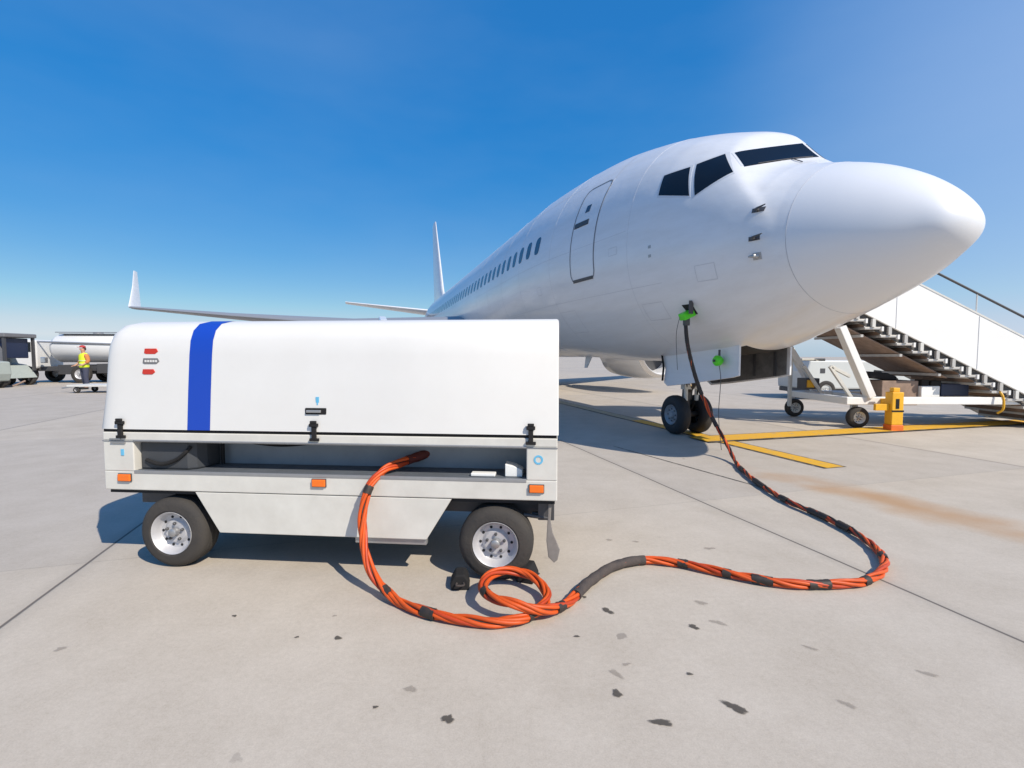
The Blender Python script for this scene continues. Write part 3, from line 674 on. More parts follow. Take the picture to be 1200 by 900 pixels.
# ------------------------------------------------------------------ ground power unit
gpu=empty('ground_power_unit', (-2.179,3.027,0), -.0903, 'white ground power trailer with rounded canopy and one blue stripe', 'power unit')
X0,X1,DP=-.468,2.463,1.30
b=B(); PR=[(0,.905),(.020,1.15),(.042,1.38),(.056,1.47),(.085,1.535),(.14,1.58),(.25,1.605),(.65,1.618),(1.05,1.605),(1.16,1.58),(1.215,1.535),(1.244,1.47),(1.258,1.38),(1.28,1.15),(1.30,.905)]
def canopy_sections(bm, xs, off=0.0):
    rings=[]
    for x,sz,iy in xs:
        r=[]
        for i,(y,z) in enumerate(PR):
            yy=y+(iy if y<.65 else -iy)*(1 if 0<i<len(PR)-1 else .3); zz=.905+(z-.905)*sz
            if off:
                yc,zc=.65,1.0; d=Vector((yy-yc,zz-zc)).normalized(); 
                t=Vector((PR[min(i+1,len(PR)-1)][0]-PR[max(i-1,0)][0],PR[min(i+1,len(PR)-1)][1]-PR[max(i-1,0)][1])).normalized(); nn=Vector((-t.y,t.x))
                yy+=nn.x*off; zz+=nn.y*off
            r.append(bm.verts.new((x,yy,zz)))
        rings.append(r)
    n=len(PR)
    for A,C in zip(rings,rings[1:]):
        for k in range(n-1): bm.faces.new((A[k],A[k+1],C[k+1],C[k]))
    return rings
r=canopy_sections(b,[(X0,.87,.035),(X0+.006,.905,.026),(X0+.018,.938,.017),(X0+.036,.965,.009),(X0+.06,.985,.004),(X0+.09,.996,.001),(X0+.13,1,0),(X0+.6,1,0),(X0+1.2,1,0),(X0+1.9,1,0),(X1-.014,1,0),(X1-.004,.994,.004),(X1,.98,.012)])
b.faces.new(r[0]); b.faces.new(r[-1])
for k in range(len(r)-1): b.faces.new((r[k][0],r[k+1][0],r[k+1][-1],r[k][-1]))
can=obj('canopy', b, M['gpuwhite'], gpu, True, angle=30)
b=B(); r=canopy_sections(b,[(.129,1,0),(.282,1,0)],.0015); obj('blue_stripe', b, M['gpublue'], can, True)
b=B(); box(b,X0+.01,X1-.01,.012,DP-.012,.885,.905); obj('canopy_seal', b, M['black'], gpu)
b=B()
box(b,X0+.008,X1-.006,.004,DP-.004,.832,.885)
box(b,X0+.008,-.249,.004,DP-.004,.632,.832); box(b,2.274,X1-.006,.004,DP-.004,.632,.832)
box(b,X0+.008,X1-.006,.004,DP-.004,.510,.632)
body=obj('body', b, M['gpubody'], gpu, bev=.006)
b=B(); box(b,-.249,2.274,.27,.29,.632,.832); lining=obj('bay_lining', b, M['bay'], gpu)
b=B(); box(b,-.249,2.274,.03,.27,.632,.636); obj('bay_floor', b, mat('bay_floor_grey',(.10,.115,.135),.6,var=.4,scale=6,dirt=(.06,.06,.065)), lining)
b=B(); box(b,-.249,2.274,.0,.012,.620,.640); box(b,-.249,2.274,.0,.010,.824,.838); obj('bay_trim', b, M['steel'], gpu, bev=.002)
b=B(); box(b,X0+.006,X1-.004,.0,.004,.826,.830); obj('body_seam', b, M['seam'], gpu)
# what lies in the bay: a dark coiled hose at the left end, two pale boxes at the right end
b=B(); prism(b,[(-.245,.05),(.08,.05),(.125,.08),(.15,.14),(.155,.262),(-.245,.262)],'xy',.638,.822); lk=obj('dark_locker', b, M['locker'], gpu, bev=.012)
b=B(); tube(b,catmull([(-.20,.045,.70),(-.10,.035,.675),(.0,.04,.70),(.07,.045,.75),(.10,.06,.79)],8),.012,8); obj('short_hose', b, M['black'], lk, True)
b=B(); tube(b,[(.20,.22,.645),(.20,.22,.83)],.012,8); tube(b,catmull([(.3,.24,.80),(.6,.24,.77),(.95,.24,.80),(1.2,.24,.79)],8),.009,6); obj('bay_wiring', b, M['black'], gpu, True)
b=B(); prism(b,[(2.14,.638),(2.245,.638),(2.245,.678),(2.20,.70),(2.14,.715)],'xz',.06,.16); obj('socket_box', b, M['stairwhite'], gpu, bev=.004)
b=B(); box(b,1.93,2.08,.05,.11,.638,.656); obj('document_tray', b, M['stairwhite'], gpu, bev=.004)
# lower panel, chassis, arches
b=B(); prism(b,[(.157,.506),(.316,.247),(1.66,.247),(1.82,.506)],'xz',.008,.06); obj('skirt_panel', b, M['gpubody'], gpu, bev=.005)
b=B(); box(b,1.20,1.655,.03,.07,.205,.246); obj('step_plate', b, M['steel'], gpu, bev=.004)
b=B(); box(b,X0+.06,X1-.06,.22,.30,.36,.505); box(b,X0+.06,X1-.06,1.0,1.08,.36,.505); box(b,X0+.1,X0+.2,.30,1.0,.40,.5); box(b,X1-.2,X1-.1,.30,1.0,.40,.5); box(b,.35,1.62,.10,1.2,.26,.50); obj('chassis', b, M['darksteel'], gpu, bev=.006)
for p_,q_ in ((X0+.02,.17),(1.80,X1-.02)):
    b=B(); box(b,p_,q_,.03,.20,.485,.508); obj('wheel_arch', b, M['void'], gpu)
for pg in ([(.164,.500),(.322,.247),(.34,.247),(.19,.500)],[(1.813,.500),(1.654,.247),(1.636,.247),(1.787,.500)]):
    b=B(); prism(b,pg,'xz',.012,.24); obj('arch_panel', b, M['darksteel'], gpu)
for x in (0,2.084):
    b=B(); tube(b,[(x,.1,.2225),(x,1.2,.2225)],.03,10); obj('axle', b, M['darksteel'], gpu, True)
def road_wheel(parent,x,yo,r,wd,out,rimf=.60,z=None,mname='rim'):
    """yo: y of the outer face; out: -1 when the outer face looks to -y"""
    z=z or r; rr=r*rimf; b=B(); w=wd
    lathe(b,[(.004,rr),(-.006,rr*1.08),(-.004,r*.80),(.004,r*.90),(.02,r*.965),(.032,r*.99),(w*.28,r*.997),(w*.285,r*.975),(w*.32,r*.975),(w*.325,r),(w*.48,r),(w*.485,r*.975),(w*.52,r*.975),(w*.525,r),(w*.68,r),(w*.685,r*.975),(w*.72,r*.975),(w*.725,r*.997),(w-.032,r*.99),(w-.02,r*.965),(w-.004,r*.90),(w+.004,r*.80),(w,rr)],(x,yo,z),(0,-out,0),56)
    t=obj('wheel', b, M['tyre'], parent, True, angle=40)
    b=B(); lathe(b,[(.006,rr*1.02),(-.004,rr*1.0),(.004,rr*.95),(.035,rr*.88),(.05,rr*.80),(.052,rr*.62),(.036,rr*.50),(.036,rr*.30),(.038,rr*.22),(.038,0)],(x,yo,z),(0,-out,0),48)
    rm=obj('rim', b, M[mname], t, True, angle=40)
    b=B()
    for k in range(5):
        a=k*2*pi/5+.3; lathe(b,[(0,.0095),(-.012,.0095),(-.016,.006),(-.016,0)],(x+rr*.40*cos(a),yo-out*.034,z+rr*.40*sin(a)),(0,-out,0),6)
    obj('wheel_nut', b, M['darksteel'], rm)
    b=B(); lathe(b,[(.030,rr*.21),(.004,rr*.19),(.0,rr*.15),(0,0)],(x,yo,z),(0,-out,0),24); obj('hub_cap', b, M['steel'], rm, True, angle=40)
    b=B()
    for k in range(10):
        a=k*2*pi/10; lathe(b,[(0,.009),(-.0035,.009),(-.0035,0)],(x+rr*.70*cos(a),yo-out*.0525,z+rr*.70*sin(a)),(0,-out,0),10)
    obj('vent_hole', b, M['void'], rm)
    return t
for x in (0,2.084):
    road_wheel(gpu,x-(.02 if x==0 else 0),.012,.23,.17,-1); road_wheel(gpu,x-(.02 if x==0 else 0),DP-.012,.23,.17,1)
for x,z in ((-.313,.592),(.988,.587),(2.334,.584)):
    b=B(); box(b,x-.042,x+.042,-.014,.004,z-.022,z+.022); mk=obj('marker_lamp', b, M['amber'], gpu, bev=.004)
    b=B(); box(b,x-.046,x+.046,-.003,.003,z-.026,z+.026); obj('lamp_base', b, M['darksteel'], mk)
for x in (-.325,.966,2.30):
    b=B(); box(b,x-.014,x+.014,-.014,.002,.86,.945); box(b,x-.026,x+.026,-.02,.002,.938,.958); box(b,x-.019,x+.019,-.022,-.006,.958,.975); box(b,x-.03,x+.03,-.012,.003,.848,.866); obj('latch', b, M['black'], gpu, bev=.003)
b=B(); box(b,-.405,-.33,-.006,.003,.838,.846); box(b,-.40,-.30,-.006,.003,.815,.823); obj('hinge_plate', b, M['steel'], gpu)
b=B(); box(b,.905,1.04,.005,.03,1.012,1.052); hd=obj('lock_plate', b, M['black'], can, bev=.004)
b=B(); box(b,.918,1.01,-.008,.006,1.024,1.040); obj('lock_lever', b, M['steel'], hd, bev=.003)
b=B(); box(b,.972,.992,.0135,.017,1.085,1.12); box(b,.978,.986,.012,.0155,1.07,1.085); obj('blue_sticker', b, M['skyblue'], can)
def face_y(z):
    for (y0,z0),(y1,z1) in zip(PR,PR[1:]):
        if z0<=z<=z1: return y0+(y1-y0)*(z-z0)/(z1-z0)
    return 0
def wordmark(x0,x1,z0,z1,m,name,glyphs):
    b=B(); h=(z1-z0)
    y=face_y((z0+z1)/2)
    prism(b,[(x0,z0+h*.2),(x0+.012,z0),(x1-.022,z0),(x1-.003,z0+h*.45),(x1-.015,z1),(x0+.006,z1)],'xz',y-.0045,y+.006)
    return obj(name,b,m,can)
wordmark(-.182,-.085,1.385,1.42,M['red'],'red_decal',0)
g=wordmark(-.188,-.072,1.322,1.358,M['greyvinyl'],'grey_decal',0)
b=B(); yy=face_y(1.34)
for k in range(5): box(b,-.172+k*.018,-.160+k*.018,yy-.0065,yy-.004,1.333,1.347)
obj('decal_mark', b, M['gpuwhite'], g)
wordmark(-.188,-.098,1.255,1.288,M['red'],'red_decal',0)
b=B(); lathe(b,[(0,.028),(.002,.028),(.002,.017),(.0,.017)],(2.345,.004,.757),(0,-1,0),24); obj('round_sticker', b, M['skyblue'], gpu)
b=B(); box(b,-.335,-.315,.0,.006,.735,.775); obj('round_sticker', b, M['skyblue'], gpu)
# right end: tow bracket and the flap hanging from it
b=B(); box(b,2.34,2.44,.10,.16,.36,.505); box(b,2.30,2.40,.12,.15,.375,.40); tube(b,[(2.25,.11,.39),(2.42,.11,.37)],.014,8); obj('tow_bracket', b, M['darksteel'], gpu, bev=.004)
b=B(); pts=[(2.405,.50),(2.425,.50),(2.418,.38),(2.432,.30),(2.475,.20),(2.462,.135),(2.44,.115),(2.405,.15),(2.393,.25),(2.40,.38)]
prism(b,pts,'xz',.05,.062); obj('mud_flap', b, mat('flap_grey',(.24,.22,.20),.7,var=.4,scale=12,dirt=(.12,.1,.09)), gpu, bev=.004)
b=B(); beam(b,(X0-.0,.5,.46),(X0-.0,.8,.46),.05); obj('rear_bumper', b, M['darksteel'], gpu)

# wheel chocks
GM=Matrix.Translation((-2.179,3.027,0)) @ Matrix.Rotation(-.0903,4,'Z')
def chock(x,y,rz,label,flip,h=.13):
    w=.12
    p=GM @ Vector((x,y,0)); b=B()
    prism(b,[(-.055,0),(.055,0),(.058,.04),(.03,h),(-.025,h),(-.045,.06)] if not flip else [(-.055,0),(.055,0),(.045,.06),(.025,h),(-.03,h),(-.058,.04)],'xz',-w/2,w/2)
    o=obj('wheel_chock', b, M['black'], None, bev=.008); o.location=p; o.rotation_euler=(0,0,rz-.0903)
    tag(o,label,'chock','wheel chocks at the trailer')
    b=B(); tube(b,catmull([(-.02,-w/2,h*.5),(-.02,-w/2-.03,h*.5),(.02,-w/2-.03,h*.5),(.02,-w/2,h*.5)],6),.006,6); obj('rope_loop', b, M['sleeve'], o, True)
chock(1.885,-.055,.15,'black rubber chock left of the right trailer wheel, standing clear of the coil',True,.09)
chock(2.275,.065,-.25,'black rubber chock between the right trailer wheel and the orange cable coil',False,.10)

# ------------------------------------------------------------------ the orange power cable
Zg=.033
ctrl=[(-.40,3.28,.765),(-.473,3.235,.748),(-.603,3.14,.715),(-.719,3.03,.690),(-.800,2.94,.662),(-.868,2.868,.570),(-.893,2.825,.42),(-.868,2.77,.24),(-.79,2.70,.10),(-.627,2.567,Zg),(-.446,2.443,Zg),(-.261,2.377,Zg),(-.086,2.345,Zg),(.07,2.385,Zg+.005),
 (.185,2.53,Zg+.01),(.178,2.66,Zg+.03),(.095,2.75,Zg+.060),(-.02,2.772,Zg+.075),(-.125,2.70,Zg+.078),(-.160,2.58,Zg+.070),(-.105,2.46,Zg+.072),(.02,2.385,Zg+.072),(.165,2.41,Zg+.03),(.301,2.539,Zg),(.455,2.778,Zg),(.654,3.0,Zg),(.87,3.091,Zg),(1.104,3.039,Zg),(1.361,2.879,Zg),(1.612,2.767,Zg),(1.882,2.756,Zg),(2.115,2.80,Zg),(2.357,2.975,Zg),(2.519,3.231,Zg),(2.61,3.603,Zg),(2.602,4.004,Zg),(2.554,4.392,Zg),(2.60,4.962,Zg),(2.72,5.60,Zg),(2.84,6.05,Zg+.01),(2.895,6.42,.19),(2.80,6.60,.46),(2.665,6.66,.777),(2.545,6.68,1.109),(2.44,6.68,1.50),(2.41,6.70,1.78),(2.425,6.72,1.86)]
cpts,CL=resample(catmull(ctrl,14),.016)
N=len(cpts)
cable=empty('power_cable',(0,0,0),0,'thick orange twisted power cable looping over the concrete to the airliner','cable')
def cframes(P):
    fr=[];u=None
    for i in range(len(P)):
        t=(P[min(i+1,len(P)-1)]-P[max(i-1,0)]).normalized()
        if u is None: u,_=frame_of(t)
        u=(u-t*u.dot(t)).normalized(); fr.append((t,u,t.cross(u)))
    return fr
CF=cframes(cpts)
def nearest(x,y,z=None):
    return min(range(N),key=lambda i:(cpts[i].x-x)**2+(cpts[i].y-y)**2+((cpts[i].z-(z if z is not None else cpts[i].z))**2))
RO,RS,TW=.0166,.0108,.62
def strand(i0,i1,ph,m,ro=RO,rs=RS,name='strand'):
    b=B();pts=[]
    for i in range(i0,i1+1):
        a=2*pi*(i*CL/(N-1))/TW+ph+.35*sin(i*.05+ph*2); t,u,w=CF[i]; k=1+.13*sin(i*.11+ph*3)
        pts.append(cpts[i]+(u*cos(a)+w*sin(a))*ro*k)
    tube(b,pts,rs,7); return obj(name,b,m,cable,True,angle=80)
iB=nearest(2.53,3.28)            # from here on the cable has darker strands
for k in range(5):
    ph=k*2*pi/5
    strand(0,iB,ph,M['orange'] if k<4 else M['redcable'])
    strand(iB,N-1,ph,M['redcable'] if k in (0,2) else (M['tape'] if k in (1,3) else M['orange']),.0150,.0100)
b=B(); tube(b,cpts,.0112,6); obj('cable_core',b,M['tape'],cable)
def wrap(i0,i1,m,r,name,seedv):
    b=B();P=cpts[i0:i1+1]; rg=random.Random(seedv); off=[rg.uniform(-1,1) for _ in range(len(P)+2)]
    tube(b,P,[r*(1+.035*off[q]+.03*math.sin(q*.8+seedv)) for q in range(len(P))],14); obj(name,b,m,cable,True,angle=60)
wrap(0,nearest(-.68,3.07,.70),M['maroon'],.0305,'bay_sleeve',1)
wrap(nearest(.36,2.62),nearest(.88,3.09),M['sleeve'],.0300,'grey_sleeve',2)
# ragged turns of dark tape of uneven length, the strands pressing through
def tape(i,n,seedv):
    rg=random.Random(seedv); i0=max(1,i-n//2); i1=min(N-2,i0+n); P=cpts[i0:i1+1]
    if len(P)<3: return
    b=B(); tube(b,P,[.0272+rg.uniform(-.0014,.0022) for _ in P],12); obj('tape_band',b,M['tape'],cable,True,angle=60)
for q,(x,y,z,l) in enumerate(((-.868,2.868,.57,3),(-.70,2.62,.06,4),(-.446,2.443,Zg,5),(.10,2.40,Zg,3),(-.14,2.52,.09,3),(.25,2.48,.03,4),(1.10,3.04,Zg,4),(1.32,2.91,Zg,3),(1.50,2.82,Zg,7),(1.80,2.75,Zg,8),(2.10,2.79,Zg,3),(2.47,3.13,Zg,5),(2.60,3.70,Zg,9),(2.60,4.0,Zg,14),(2.56,4.45,Zg,8),(2.59,5.0,Zg,18),(2.73,5.65,Zg,8),(2.80,6.60,.46,9),(2.60,6.67,.95,14))):
    tape(nearest(x,y,z),l,q+3)
wrap(nearest(2.545,6.68,1.05),N-1,M['tape'],.0265,'upper_sleeve',5)
pe=cpts[-1]; out=RZ @ Vector((0,1,0)); b=B()
con=PW_ @ Vector((2.61,1.20,1.965))
beam(b,pe+Vector((0,0,-.06)),con+Vector((0,0,.02)),.085,.075); obj('connector',b,M['darksteel'],cable,bev=.01)
b=B(); beam(b,con+out*.08+Vector((0,0,-.055)),con-out*.1+Vector((0,0,.02)),.13,.10); obj('connector_grip',b,M['lime'],cable,bev=.015)
b=B(); tube(b,catmull([con+out*.06+Vector((-.04,0,-.05)),con+out*.10+Vector((-.05,0,-.3)),con+out*.07+Vector((-.05,0,-.78))],8),.004,5); obj('lanyard',b,M['darksteel'],cable)

# ------------------------------------------------------------------ passenger stairs behind the nose
stairs=empty('passenger_stairs',(6.6,9.0,0),0,'white towable passenger boarding stairs on the far side of the airliner nose','stairs')
SL=-.49
def zl(x): return 2.15+SL*x          # lower edge of the side panel (x from the near wheel)
def zu(x): return zl(x)+1.02
xa,xb=-.95,4.0
for yy,nm in ((0,1),(1.55,0)):
    b=B(); prism(b,[(xa,zl(xa)),(xb,zl(xb)),(xb,zu(xb)),(xa,zu(xa))],'xz',yy,yy+.045); pn=obj('side_panel',b,M['stairwhite'],stairs,bev=.006)
    for x in (.55,2.1,3.5):
        b=B(); beam(b,(x,yy-.001,zl(x)+.02),(x,yy-.001,zu(x)-.02),.012,.006); obj('panel_joint',b,M['gasket'],pn)
    b=B(); beam(b,(xa,yy+.022,zu(xa)+.012),(xb,yy+.022,zu(xb)+.012),.06,.03); obj('panel_cap',b,M['chassiswhite'],pn)
    b=B(); beam(b,(xa,yy+.08,zl(xa)-.085),(xb,yy+.08,zl(xb)-.085),.03,.19); obj('shade_stringer',b,M['well'],stairs)  # stringer deepened and coloured dark, painting in the shade under the panel
    b=B(); tube(b,[(xa,yy+.02,zu(xa)+.38),(xb,yy+.02,zu(xb)+.38)],.022,8); rail=obj('handrail',b,M['darksteel'],stairs,True)
    for x in (-.4,2.05,3.6):
        b=B(); tube(b,[(x,yy+.02,zu(x)),(x+.0,yy+.02,zu(x)+.37)],.012,6); obj('rail_post',b,M['chassiswhite'],rail,True)
# treads with their brackets and sloping soffit
k=0; x=xa+.05
while x<xb-.1:
    z=zl(x)-.265
    b=B(); box(b,x-.02,x+.30,.03,1.53,z,z+.045); td=obj('tread',b,M['alu'],stairs,bev=.004)
    b=B(); box(b,x+.285,x+.325,.012,1.54,z-.035,z+.052); obj('nosing',b,M['stairwhite'],td,bev=.004)
    b=B(); box(b,x-.006,x+.012,.09,1.53,z-.0,z+.145); obj('riser',b,M['rust'],td)
    b=B(); box(b,x+.10,x+.16,.0,.05,z+.045,z+.20); obj('bracket',b,M['chassiswhite'] if k%3==0 else M['alu'],td)
    x+=.305; k+=1
b=B(); th=.03
prism(b,[(xa+.1,zl(xa+.1)-.34),(1.7,zl(1.7)-.34),(1.7,zl(1.7)-.36),(xa+.1,zl(xa+.1)-.36)],'xz',.16,1.44); obj('soffit',b,M['rust'],stairs)
for x in (0.0,.75,1.5):
    b=B(); beam(b,(x,.10,zl(x)-.388),(x,1.5,zl(x)-.388),.05,.05); obj('soffit_rib',b,M['alu'],stairs)
b=B(); box(b,-2.15,xa,.0,1.6,2.53,2.60); pf=obj('platform',b,M['alu'],stairs,bev=.006)
b=B(); box(b,-2.15,xa,.0,.045,2.60,3.66); box(b,-2.15,xa,1.555,1.60,2.60,3.66); obj('platform_guard',b,M['stairwhite'],pf,bev=.006)
# legs, chassis and machinery
for p_,q_,w_ in (((-.42,.10,1.93),(.20,.10,.60),.17),((-.42,1.90,1.70),(.30,1.90,.58),.15)):
    b=B(); beam(b,p_,q_,w_,.13); obj('lift_leg',b,M['stairwhite'],stairs,bev=.01)
for p_,q_ in (((-.32,.5,1.18),(.15,.5,.52)),((-.29,.5,1.17),(.08,.5,.98)),((-.30,1.4,1.18),(.15,1.4,.52))):
    b=B(); beam(b,p_,q_,.06); obj('brace',b,M['chassiswhite'],stairs,bev=.004)
b=B(); beam(b,(-.27,1.93,1.42),(-.27,1.93,.24),.07); beam(b,(-.27,1.93,1.30),(.5,1.93,1.30),.06); obj('rear_post',b,M['chassiswhite'],stairs,bev=.006)
b=B(); box(b,-.25,4.9,.08,.22,.46,.60); box(b,-.25,4.9,1.78,1.92,.46,.60); box(b,-.25,-.12,.22,1.78,.46,.60); box(b,.60,.72,.22,1.78,.47,.59); box(b,3.2,3.32,.22,1.78,.47,.59); obj('chassis',b,M['stairwhite'],stairs,bev=.012)
b=B(); box(b,.62,1.33,.36,.95,.42,.90); obj('hydraulic_box',b,M['rust'],stairs,bev=.012)
b=B(); box(b,1.34,1.70,.30,.60,.44,.80); cb=obj('control_box',b,M['stairwhite'],stairs,bev=.012)
b=B(); box(b,1.36,1.50,.32,.50,.80,.92); box(b,1.54,1.74,.32,.50,.80,.90); obj('motor',b,M['black'],cb,bev=.01)
b=B(); box(b,1.76,2.30,.34,.75,.60,.84); obj('battery_box',b,M['navy'],stairs,bev=.012)
b=B(); prism(b,[(.40,.95),(.98,.90),(.98,.98),(.8,1.05),(.45,1.08)],'xz',.45,.80); obj('hose_bundle',b,M['black'],stairs,bev=.02)
b=B(); box(b,-.22,.10,1.45,1.75,.66,.90); lb=obj('lamp_box',b,M['darksteel'],stairs,bev=.01)
b=B(); box(b,-.18,-.02,1.435,1.452,.70,.86); obj('lamp_lens',b,M['yellow'],lb)
for x,y in ((.04,.13),(-.12,1.93)):
    road_wheel(stairs,x,y,.205,.13,-1,.56,mname='chassiswhite')
    b=B(); box(b,x-.06,x+.06,y+.14,y+.20,.18,.48); tube(b,[(x,y+.05,.205),(x,y+.2,.205)],.025,8); obj('wheel_fork',b,M['chassiswhite'],stairs,bev=.005)
for y in (.13,1.70): road_wheel(stairs,4.3,y,.30,.18,-1,.56,mname='chassiswhite')
# yellow stabiliser leg with orange foot
b=B(); box(b,.335,.545,-.27,-.09,.12,.72); jk=obj('stabiliser_leg',b,M['yellow'],stairs,bev=.012)
b=B(); box(b,.325,.555,-.28,-.08,.0,.12); obj('jack_foot',b,M['orangepaint'],jk,bev=.01)
b=B(); box(b,.38,.50,-.23,-.13,.72,.80); obj('jack_cap',b,M['yellow'],jk,bev=.01)
b=B(); box(b,.33,.55,-.275,-.268,.36,.39); box(b,.40,.46,-.277,-.268,.42,.60); obj('jack_band',b,M['black'],jk)
b=B(); box(b,.08,.335,-.21,-.15,.38,.50); box(b,.38,.46,-.09,.08,.47,.58); obj('outrigger_arm',b,M['yellow'],jk,bev=.006)
b=B(); tube(b,catmull([(2.55,.2,.84),(2.6,.0,.66),(2.62,-.02,.40),(2.58,.05,.30)],8),.02,8); obj('tow_hose',b,M['yellow'],stairs,True)

# ------------------------------------------------------------------ low tug beyond the stairs
tg=empty('airport_tug',(9.35,15.2,0),0,'low pale airport tug with sloping front standing beyond the boarding stairs','tug')
b=B(); prism(b,[(0,.34),(3.3,.34),(3.34,.62),(2.92,1.10),(2.70,1.24),(.06,1.26),(-.03,.9)],'xz',0,1.7); tb=obj('body',b,M['tugwhite'],tg,bev=.05)
b=B(); prism(b,[(2.02,.70),(2.9,.58),(2.86,.68),(2.45,.92),(2.1,.95)],'xz',-.012,.01); obj('side_window',b,M['glass'],tb)
b=B(); box(b,.4,.55,-.012,.01,.85,1.0); obj('door_handle',b,M['darksteel'],tb,bev=.004)
b=B(); box(b,.02,3.28,.06,1.64,.20,.34); obj('underframe',b,M['darksteel'],tg,bev=.02)
for x in (.6,2.75): road_wheel(tg,x,-.02,.31,.24,-1,.55,mname='chassiswhite'); road_wheel(tg,x,1.72,.31,.24,1,.55,mname='chassiswhite')

# ------------------------------------------------------------------ vehicles far left
tk=empty('fuel_tanker',(-25.75,24.6,0),.12,'white fuel tanker truck with long cylindrical tank behind the worker','truck')
b=B(); lathe(b,[(0,0),(.03,.35),(.14,.62),(.35,.75),(6.6,.75),(6.8,.62),(6.9,.35),(6.93,0)],(1.5,1.0,1.82),(1,0,0),36); tank=obj('tank',b,M['tank'],tk,True,angle=50)
b=B(); box(b,2.0,8.0,.55,1.45,2.56,2.60); tube(b,[(1.8,.6,2.66),(8.0,.6,2.66)],.025,6); obj('walkway',b,M['steel'],tank)
b=B(); tube(b,[(1.2,.24,2.15),(5.2,.24,2.02)],.045,8); obj('side_pipe',b,M['steel'],tank,True)
b=B()
for x in (3.6,5.2,6.8): lathe(b,[(0,.22),(.06,.22),(.07,0)],(x,1.0,2.6),(0,0,1),16)
obj('manhole',b,M['steel'],tank)
b=B(); box(b,-.2,8.6,.35,1.65,.62,.86); box(b,2.2,3.6,.1,1.9,.45,.95); box(b,4.0,6.5,.15,1.85,.5,1.0); obj('chassis',b,M['darksteel'],tk,bev=.02)
b=B(); prism(b,[(-.1,.75),(1.2,.75),(1.2,2.25),(.35,2.28),(.05,1.75),(-.12,1.45)],'xz',.08,1.92); cab=obj('cab',b,M['tank'],tk,bev=.12)
b=B(); prism(b,[(.42,1.62),(1.0,1.62),(1.0,2.12),(.55,2.12)],'xz',.065,.085); obj('side_window',b,M['glass'],cab)
b=B(); prism(b,[(-.065,1.50),(-.05,1.50),(.27,2.15),(.25,2.15)],'xz',.22,1.78); obj('windscreen',b,M['glass'],cab)
def big_wheel(parent,x,y,r,out):
    road_wheel(parent,x,y,r,.26,out,.55)
for x in (.75,3.3,6.9,7.9):
    big_wheel(tk,x,.0,.46,-1); big_wheel(tk,x,2.0,.46,1)
b=B(); box(b,1.45,1.7,.02,.2,1.05,1.35); obj('work_lamp',b,M['chrome'],tk,bev=.03)
# service truck with raised roof
sv=empty('service_truck',(-24.75,21.9,0),.05,'pale service truck with a raised dark roof on posts at the left edge','truck')
b=B(); box(b,.0,1.62,.0,1.6,2.27,2.46); obj('roof',b,M['greyvinyl'],sv,bev=.04)
for x,y in ((.12,.1),(1.5,.1),(.12,1.5),(1.5,1.5)):
    b=B(); beam(b,(x,y,.7),(x,y,2.27),.10); obj('roof_post',b,M['darksteel'],sv)
b=B(); prism(b,[(.0,.36),(1.62,.36),(1.45,.62),(1.15,.98),(.75,1.05),(.6,1.4),(.0,1.4)],'xz',.05,1.55); obj('body',b,M['palegreen'],sv,bev=.03)
b=B(); box(b,.75,1.42,.25,1.35,1.3,2.24); box(b,.25,.7,.8,1.4,1.4,2.0); obj('equipment_rack',b,M['navy'],sv,bev=.03)
b=B(); box(b,.42,.68,.02,.06,.55,.88); obj('front_panel',b,M['darksteel'],sv,bev=.01)
b=B(); prism(b,[(.95,1.0),(1.35,.75),(1.5,1.5),(1.1,2.1)],'xz',.10,.16); obj('shield',b,M['greyvinyl'],sv)
for x in (.35,1.3): road_wheel(sv,x,.06,.28,.2,-1,.55); road_wheel(sv,x,1.54,.28,.2,1,.55)
b=B(); box(b,.55,1.5,-.05,.06,.12,.34); obj('lower_bumper',b,M['burgundy'],sv,bev=.03)
b=B(); tube(b,catmull([(1.45,.0,.5),(1.6,-.15,.10),(1.8,-.2,.04),(2.0,-.1,.05),(2.15,.3,.25)],8),.04,8); obj('yellow_hose',b,M['rust'],sv,True)
# pale cart cut by the left edge
ct=empty('baggage_tractor',(-23.1,19.9,0),.0,'pale green tractor cut off by the left edge of the view','tractor')
b=B(); prism(b,[(-1.6,.3),(.95,.3),(1.05,.62),(1.0,1.15),(.3,1.22),(.2,1.0),(-.6,.95),(-.75,1.3),(-1.6,1.3)],'xz',0,1.3); bd=obj('body',b,M['palegreen'],ct,bev=.05)
b=B(); box(b,.5,.85,-.012,.01,.75,1.05); obj('grille',b,M['darksteel'],bd)
b=B(); box(b,-.5,.1,.4,.9,.95,1.05); box(b,-.62,-.5,.4,.9,.95,1.5); obj('seat',b,M['black'],ct,bev=.04)
for x in (-1.0,.6): road_wheel(ct,x,-.02,.27,.2,-1,.55); road_wheel(ct,x,1.32,.27,.2,1,.55)
# low grey tow dolly in front of the worker
dl=empty('tow_dolly',(-15.95,18.0,0),.03,'low grey tow dolly on the concrete in front of the worker','dolly')
b=B(); box(b,-.75,1.7,0,1.0,.24,.31); obj('deck',b,M['chassiswhite'],dl,bev=.01)
b=B(); beam(b,(-.75,.5,.26),(-1.35,.5,.16),.06); obj('drawbar',b,M['steel'],dl)
for x in (-.45,1.35): road_wheel(dl,x,.05,.12,.09,-1,.5); road_wheel(dl,x,.95,.12,.09,1,.5)

